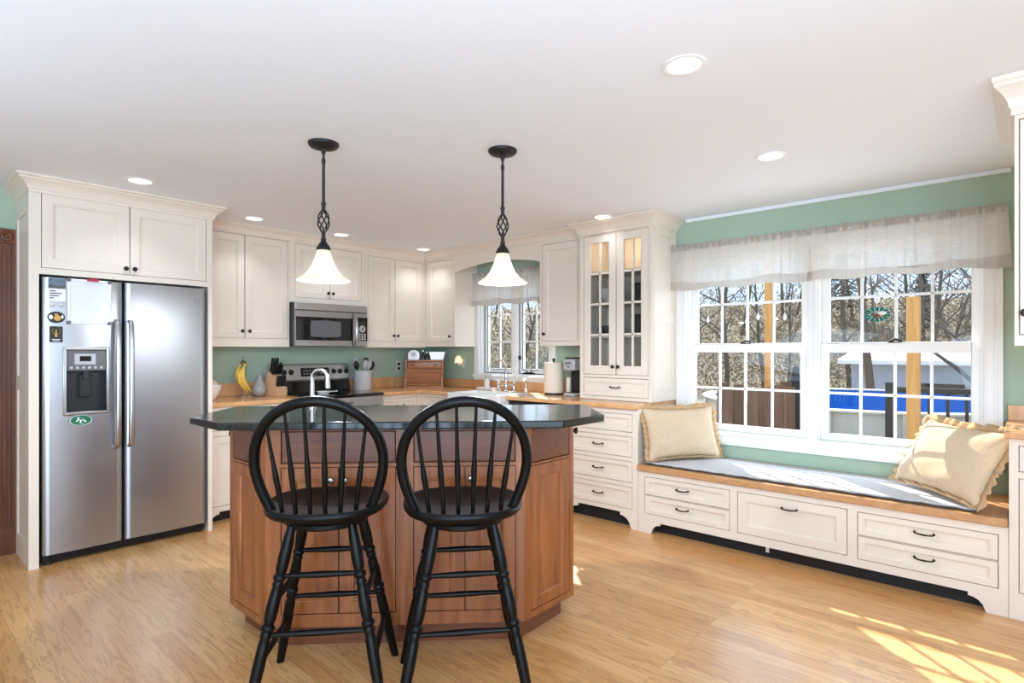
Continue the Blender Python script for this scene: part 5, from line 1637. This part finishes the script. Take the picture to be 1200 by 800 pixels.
# ------------------------------------------------------------------ ceiling lights
def pendant(x, y, label):
    root = thing('pendant_lamp', label, 'pendant lamp', (x, y, 0), 0, 'pendant lamps over the island')
    MB().lathe([(0.0, CEIL - 0.028), (0.03, CEIL - 0.028), (0.066, CEIL - 0.020), (0.076, CEIL - 0.008), (0.076, CEIL - 0.0005), (0.0, CEIL - 0.0005)], 32).build('canopy', M_IRON, root, smooth=50)
    rd = MB()
    rd.lathe([(0.012, CEIL - 0.028), (0.010, CEIL - 0.05), (0.006, CEIL - 0.06), (0.006, CEIL - 0.075), (0.010, CEIL - 0.08), (0.010, CEIL - 0.10), (0.0075, CEIL - 0.105), (0.0075, 2.065), (0.012, 2.06), (0.012, 2.05), (0.0095, 2.045), (0.0095, 2.022), (0.006, 2.02)], 12)
    rd.lathe([(0.006, 1.912), (0.0095, 1.91), (0.0095, 1.882), (0.013, 1.878), (0.013, 1.866), (0.009, 1.862)], 12)
    rd.build('rod', M_IRON, root)
    kn = MB()
    for s in range(6):
        pts = []
        for k in range(13):
            t = k / 12
            a = 2 * math.pi * s / 6 + 2.3 * t
            rr = 0.008 + 0.021 * math.sin(math.pi * t) ** 0.8
            pts.append((rr * math.cos(a), rr * math.sin(a), 2.022 - 0.112 * t))
        kn.tube(pts, 0.0036, 6)
    kn.build('basket_twist', M_IRON, root)
    MB().lathe([(0.009, 1.866), (0.016, 1.86), (0.024, 1.848), (0.034, 1.832), (0.036, 1.822), (0.034, 1.818)], 20).build('shade_cap', M_IRON, root)
    pr_ = [(0.030, 1.830), (0.033, 1.815), (0.040, 1.79), (0.052, 1.755), (0.070, 1.718), (0.095, 1.690), (0.120, 1.674), (0.130, 1.668), (0.129, 1.664), (0.118, 1.669), (0.092, 1.685), (0.066, 1.713), (0.048, 1.752), (0.036, 1.79), (0.029, 1.815)]
    MB().lathe(pr_, 40, close=True).build('shade', M_SHADE, root, smooth=60)
    MB().ball((0, 0, 1.775), 0.022, 0.022, 0.03).build('bulb', plain('lit_bulb', (255, 250, 235), 0.4, emit=(255, 236, 200), estr=1.5), root)
    l = bpy.data.lights.new('pendant_glow', 'POINT'); l.energy = 38; l.color = (0.84, 0.92, 1.0); l.shadow_soft_size = 0.03
    lo = bpy.data.objects.new('pendant_glow', l); COL.objects.link(lo); lo.parent = root; lo.location = (0, 0, 1.682)


pendant(-2.808, -2.529, 'pendant lamp with white bell shade hanging nearer the fridge')
pendant(-2.131, -3.138, 'pendant lamp with white bell shade hanging nearer the sink window')

REC = [(-2.342, -4.242, 'recessed ceiling light in the open ceiling, well away from windows and cabinets'), (-1.10, -4.154, 'recessed ceiling light in front of the double window'), (-0.517, -2.712, 'recessed ceiling light just before the glass-door hutch'),
       (-3.228, -1.099, 'recessed ceiling light in front of the fridge cabinet'), (-2.31, -0.62, 'recessed ceiling light before the wall cabinet next to the fridge'), (-1.503, -0.571, 'recessed ceiling light before the cabinet above the microwave'),
       (-0.534, -0.546, 'recessed ceiling light at the inside corner of the wall cabinets')]
first = None
for x, y, lb in REC:
    if first is None:
        first = thing('recessed_light', lb, 'ceiling light', (x, y, CEIL), 0, 'recessed ceiling lights')
        MB().lathe([(0.060, -0.0005), (0.080, -0.0005), (0.079, -0.004), (0.070, -0.006), (0.060, -0.003)], 32, close=True).build('trim_ring', M_WHITE, first, smooth=50)
        MB().lathe([(0.0, -0.0025), (0.058, -0.0025), (0.060, -0.001)], 32).build('lens', M_LED, first)
        rt_ = first
    else:
        rt_ = copy_tree(first)
        rt_.location = (x, y, CEIL); rt_['label'] = lb
    l = bpy.data.lights.new('downlight_beam', 'SPOT'); l.energy = 3 if 'glass-door hutch' in lb else 9; l.color = (0.86, 0.94, 1.05); l.shadow_soft_size = 0.05; l.spot_size = R(120); l.spot_blend = 0.7
    lo = bpy.data.objects.new('downlight_beam', l); COL.objects.link(lo); lo.location = (x, y, CEIL - 0.012)

# ------------------------------------------------------------------ outdoors
M_LEAF = speckle('leaf_litter', [(54, 50, 46), (104, 96, 84), (160, 150, 132), (84, 80, 76)], 5, 0.95)
M_LAWN = speckle('dry_lawn', [(116, 112, 96), (176, 166, 142), (206, 198, 180)], 9, 0.95)
M_BARK = speckle('grey_bark', [(74, 66, 60), (128, 116, 106)], 30, 0.95)
M_TWIG = speckle('twig_leaves', [(64, 58, 50), (150, 134, 104), (104, 98, 90)], 6, 0.9)
M_PINE = speckle('pine_needles', [(46, 62, 50), (84, 104, 84)], 9, 0.9)
M_POST = wood('orange_cedar_post', (190, 130, 72), (222, 164, 100), 'z', 18, 0.7, 0.0)
M_FENCE = wood('weathered_fence_board', (84, 60, 50), (124, 94, 80), 'z', 14, 0.85, 0.0)
M_POOLBLUE = plain('blue_pool_liner', (16, 58, 126), 0.9, spec=0.0, noise=0.12, nscale=4)
M_POOLWALL = plain('grey_pool_wall', (196, 194, 192), 0.6, noise=0.06, nscale=5)
M_GARAGE = plain('blue_grey_siding', (176, 182, 196), 0.8, noise=0.05, nscale=2)
M_ROOF = plain('snow_white_roof', (244, 246, 250), 0.9, noise=0.02)
M_RAIL = plain('black_deck_rail', (24, 24, 28), 0.5)
M_DECK = wood('grey_deck_boards', (120, 112, 104), (150, 142, 132), 'x', 12, 0.8, 0)
GZ = -0.7


def hill(u, v):
    x = 0.5 + 70 * u
    y = -45 + 95 * v
    d = math.hypot(x, y * 0.5)
    t = max(0.0, min(1.0, (x + 0.35 * y - 17) / 28))
    z = GZ + 5.6 * t * t * (3 - 2 * t) + 0.25 * math.sin(x * 0.5) * math.sin(y * 0.4) * min(1, x / 20)
    return (x, y, z)


o = MB().grid(hill, 56, 60).build('ground', M_LEAF, smooth=80)
struct(o)


def ground_z(x, y):
    t = max(0.0, min(1.0, (x + 0.35 * y - 17) / 28))
    return GZ + 5.6 * t * t * (3 - 2 * t) + 0.25 * math.sin(x * 0.5) * math.sin(y * 0.4) * min(1, x / 20)


def tree_mesh(seed, h=8.0, r0=0.14):
    rnd = random.Random(seed)
    m = MB()

    def grow(p, d, ln, r, lv):
        pts, rad = [p], [r]
        n_ = 5 if lv < 2 else 3
        q_ = p.copy(); dd = d.copy()
        for i in range(n_):
            dd = (dd + Vector((rnd.uniform(-1, 1), rnd.uniform(-1, 1), rnd.uniform(-0.2, 0.5))) * (0.16 if lv == 0 else 0.3)).normalized()
            q_ = q_ + dd * ln / n_
            pts.append(q_.copy()); rad.append(r * (1 - 0.75 * (i + 1) / n_))
        m.tube(pts, rad, 7 if lv == 0 else (5 if lv == 1 else 3), cap=False)
        if lv < 3:
            for _ in range((9, 5, 4)[lv]):
                t = rnd.uniform(0.35 if lv == 0 else 0.2, 1.0)
                i = min(int(t * n_), n_ - 1)
                bp = pts[i].lerp(pts[i + 1], t * n_ - i)
                a = rnd.uniform(0, 2 * math.pi)
                nd = (dd * rnd.uniform(0.35, 0.9) + Vector((math.cos(a), math.sin(a), rnd.uniform(0.0, 0.6)))).normalized()
                grow(bp, nd, ln * rnd.uniform(0.35, 0.55), max(0.006, rad[i] * rnd.uniform(0.4, 0.6)), lv + 1)
    grow(Vector((0, 0, -0.3)), Vector((rnd.uniform(-0.12, 0.12), rnd.uniform(-0.12, 0.12), 1)).normalized(), h, r0, 0)
    return m


protos = []
for s in range(4):
    t = tree_mesh(20 + s).build('bare_tree', M_BARK, smooth=0)
    protos.append(t)
rnd = random.Random(11)
spots = []
for i in range(50):
    # spread over the hillside behind the yard
    d = rnd.uniform(24, 44)
    ang = R(rnd.uniform(-14, 62))
    spots.append((-4.33 + d * math.cos(ang), -5.17 + d * math.sin(ang)))
for i, (x, y) in enumerate(spots):
    o = protos[i] if i < 4 else protos[i % 4].copy()
    if i >= 4:
        COL.objects.link(o)
    o.location = (x, y, ground_z(x, y) - 0.05)
    s = rnd.uniform(0.55, 0.95)
    o.scale = (s, s, s); o.rotation_euler = (0, 0, rnd.uniform(0, 6.28))
    tag(o, 'bare grey-trunked tree on the leafy hillside behind the yard', 'tree', 'bare trees on the hillside')
# trunks standing closer, seen through the double window
near = [(9.6, 1.1, 'bare tree close behind the brown board fence', 0.62), (7.2, -4.45, 'bare leaning tree between the seat window and the pool, nearest the frame edge', 0.55), (11.5, -2.6, 'bare tree standing behind the blue pool', 0.8), (12.0, -4.6, 'bare tree behind the pool near the black railing', 0.85)]
for i, (x, y, lb, s) in enumerate(near):
    o = protos[(i + 1) % 4].copy(); COL.objects.link(o)
    o.location = (x, y, GZ - 0.05); o.scale = (s * 1.1, s * 1.1, s); o.rotation_euler = (0, 0, 1.3 * i + 0.4)
    tag(o, lb, 'tree')
# undergrowth: uncountable twigs and dead leaves
ug = MB()
vs, fs = [], []
for i in range(60000):
    d = rnd.uniform(24, 44); ang = R(rnd.uniform(-16, 64))
    x, y = -4.33 + d * math.cos(ang), -5.17 + d * math.sin(ang)
    z = ground_z(x, y) + abs(rnd.gauss(0, 1.0)) * (0.5 + 0.03 * d)
    s = rnd.uniform(0.02, 0.06)
    a, b_ = rnd.uniform(0, 6.28), rnd.uniform(-0.8, 0.8)
    e1 = Vector((math.cos(a), math.sin(a), b_)) * s; e2 = Vector((-math.sin(a) * 0.3, math.cos(a) * 0.3, 1.0)) * s
    c = Vector((x, y, z)); k = len(vs)
    vs += [tuple(c - e1), tuple(c + e2), tuple(c + e1), tuple(c - e2)]
    fs.append((k, k + 1, k + 2, k + 3))
o = MB().add(vs, fs).build('undergrowth', M_TWIG, smooth=0)
tag(o, 'tangle of dry leaves and twigs covering the hillside', 'undergrowth', kind='stuff')
# pines on the ridge
for i, (px, py, s) in enumerate(((30.0, -1.5, 1.0), (33.0, 2.6, 1.2), (31, -4.0, 0.9))):
    p = thing('pine_tree', ('small dark pine on the ridge toward the middle of the yard view', 'larger dark pine on the ridge behind the garage', 'dark pine on the ridge toward the black railing')[i], 'tree', (px, py, ground_z(px, py)), 0, 'pines on the ridge')
    m = MB(); r2 = random.Random(i)
    for k in range(420):
        t = r2.random(); rr = (1 - t) * 1.2 * s * r2.uniform(0.5, 1)
        a = r2.uniform(0, 6.28)
        c = Vector((rr * math.cos(a), rr * math.sin(a), 0.8 * s + 3.0 * s * t)); q1 = Vector((math.cos(a), math.sin(a), -0.3)) * 0.28; q2 = Vector((-math.sin(a), math.cos(a), 0.1)) * 0.10
        m.add([tuple(c - q2), tuple(c + q1), tuple(c + q2), tuple(c - q1)], [(0, 1, 2, 3)])
    m.build('needles', M_PINE, p, smooth=0)
    MB().tube([(0, 0, -0.1), (0, 0, 3.4 * s)], [0.12 * s, 0.02], 8).build('trunk', M_BARK, p)
# above-ground pool
PX, PY, PR = 5.95, -3.35, 2.35
pl = thing('swimming_pool', 'round above-ground pool with blue liner and white rim outside the double window', 'pool', (PX, PY, GZ))
MB().lathe([(PR - 0.03, 0.0), (PR, 0.0), (PR, 1.26), (PR - 0.03, 1.26)], 64, close=True).build('pool_wall', M_POOLWALL, pl, smooth=50)
MB().lathe([(PR - 0.14, 1.262), (PR + 0.05, 1.262), (PR + 0.06, 1.285), (PR - 0.14, 1.285)], 64, close=True).build('pool_rim', M_WHITE, pl, smooth=50)
MB().lathe([(PR - 0.035, 1.255), (PR - 0.035, 1.0), (0.0, 0.98)], 64).build('pool_cover', M_POOLBLUE, pl, smooth=50)
for k in range(18):
    a = 2 * math.pi * k / 18
    MB().at(Matrix.Rotation(a, 4, 'Z')).box(PR + 0.001, -0.05, 0.0, PR + 0.04, 0.05, 1.26).build('upright', M_POOLWALL, pl)
# low outbuilding with a pale roof behind the pool
ga = thing('garage', 'long grey outbuilding with a white roof behind the pool', 'building', (15.2, -6.0, GZ - 0.6), R(-2))
MB().box(0, -4.5, 0, 5.0, 4.7, 2.36).build('walls', M_GARAGE, ga)
MB().prism([(-0.3, 2.34), (2.5, 2.84), (5.3, 2.34), (5.3, 2.24), (2.5, 2.72), (-0.3, 2.22)], -4.9, 5.0, 'y').build('roof', M_ROOF, ga)
MB().box(-0.02, 2.0, 0.6, 0.02, 3.2, 1.7).build('window', M_BLACKGL, ga)
# cedar posts
for i, (x, y, zt, wd_, lb) in enumerate(((1.957, -4.43, 1.80, 0.10, 'short orange cedar post outside the pane column near the black railing'), (1.94, -3.18, 2.25, 0.072, 'tall orange cedar post outside the window half nearer the hutch'))):
    po = MB().box(-wd_ / 2, -wd_ / 2, 0, wd_ / 2, wd_ / 2, zt - GZ)
    o = po.build('cedar_post', M_POST, bevel=0.008)
    o.location = (x, y, GZ)
    tag(o, lb, 'post')
# black deck railing
rl = thing('deck_railing', 'black deck railing with square balusters outside beyond the sunlit pillow', 'railing', (2.6, -4.186, -0.13))
m = MB()
MB().box(-0.025, -2.6, 1.02, 0.045, 0.0, 1.075).build('top_rail', M_RAIL, rl, bevel=0.006)
MB().box(0.0, -2.6, 0.10, 0.03, 0.0, 0.145).build('bottom_rail', M_RAIL, rl)
MB().box(-0.03, -0.01, -0.64, 0.05, 0.07, 1.12).build('end_post', M_RAIL, rl, bevel=0.005)
MB().box(-0.03, -2.62, -0.64, 0.05, -2.54, 1.12).build('end_post', M_RAIL, rl, bevel=0.005)
for k in range(17):
    MB().box(0.003, -0.15 - 0.145 * k - 0.014, 0.14, 0.027, -0.15 - 0.145 * k + 0.014, 1.025).build('baluster', M_RAIL, rl)
# deck
o = MB().box(0.2, -7.2, -0.19, 2.62, -4.52, -0.13).build('deck', M_DECK)
dk = o; tag(o, 'grey board deck behind the black railing', 'deck')
for x in (0.3, 1.4, 2.5):
    for y in (-7.0, -4.6):
        MB().box(x - 0.06, y - 0.06, GZ - 0.05, x + 0.06, y + 0.06, -0.19).build('deck_post', M_FENCE, dk)
# weathered board fence
fe = thing('board_fence', 'weathered brown board fence outside the window half nearer the hutch', 'fence', (1.21, -2.97, GZ), math.atan2(-0.53, 0.47))
m = MB()
for k in range(6):
    m.box(0.12 * k, -0.012, 0.05, 0.12 * k + 0.112, 0.012, 1.66 + 0.02 * math.sin(k * 1.9))
m.build('boards', M_FENCE, fe)
MB().box(0, 0.012, 0.25, 0.71, 0.05, 0.34).box(0, 0.012, 1.35, 0.71, 0.05, 1.44).build('rails', M_FENCE, fe)
for k in (0.0, 0.63):
    MB().box(k, 0.05, 0, k + 0.08, 0.13, 1.70).build('fence_post', M_FENCE, fe)
gl = thing('patio_umbrella', 'dark closed patio umbrella standing beside the brown board fence', 'umbrella', (2.0, -3.42, GZ))
MB().lathe([(0.0, 1.86), (0.03, 1.84), (0.055, 1.70), (0.085, 1.35), (0.10, 0.95), (0.105, 0.72), (0.05, 0.70), (0.0, 0.70)], 14).build('folded_canopy', plain('dark_canvas', (44, 42, 48), 0.8, bump=0.4, bscale=8), gl, smooth=60)
MB().lathe([(0.02, 0.06), (0.02, 1.80)], 10).build('pole', M_RAIL, gl)
MB().lathe([(0.0, 0.0), (0.2, 0.0), (0.2, 0.05), (0.03, 0.07), (0.0, 0.07)], 20).build('base', M_RAIL, gl)
# clipped grey shrubs outside the sink window
for i, (x, y, s) in enumerate(((4.2, 3.4, 1.0), (5.2, 2.2, 1.1), (3.6, 4.9, 0.9))):
    sh_ = thing('shrub', ('twiggy grey shrub in the middle of the sink window view', 'twiggy grey shrub in the sink window view, beside the hanging cabinet', 'twiggy grey shrub in the sink window view, nearest the corner cabinet')[i], 'shrub', (x, y, ground_z(x, y)), 0, 'shrubs outside the sink window')
    m = MB(); r2 = random.Random(40 + i)
    for k in range(2600):
        a, e = r2.uniform(0, 6.28), math.asin(r2.uniform(-0.2, 1)); rr = s * r2.uniform(0.5, 1) ** 0.5
        c = Vector((rr * 1.1 * math.cos(e) * math.cos(a), rr * 1.1 * math.cos(e) * math.sin(a), 0.7 * s + rr * 1.15 * math.sin(e)))
        b1 = Vector((r2.uniform(-1, 1), r2.uniform(-1, 1), r2.uniform(-1, 1))) * 0.035; b2 = Vector((r2.uniform(-1, 1), r2.uniform(-1, 1), r2.uniform(-1, 1))) * 0.035
        m.add([tuple(c - b1), tuple(c + b2), tuple(c + b1), tuple(c - b2)], [(0, 1, 2, 3)])
    m.build('foliage', speckle('shrub_leaves_%d' % i, [(110, 112, 100), (176, 176, 164)], 6, 0.9), sh_, smooth=0)
    m = MB()
    for k in range(9):
        a = 6.28 * k / 9
        m.tube([(0.05 * math.cos(a), 0.05 * math.sin(a), -0.1), (0.3 * s * math.cos(a), 0.3 * s * math.sin(a), 0.7 * s), (0.7 * s * math.cos(a), 0.7 * s * math.sin(a), 1.4 * s)], [0.03, 0.02, 0.008], 5)
    m.build('stems', M_BARK, sh_, smooth=0)
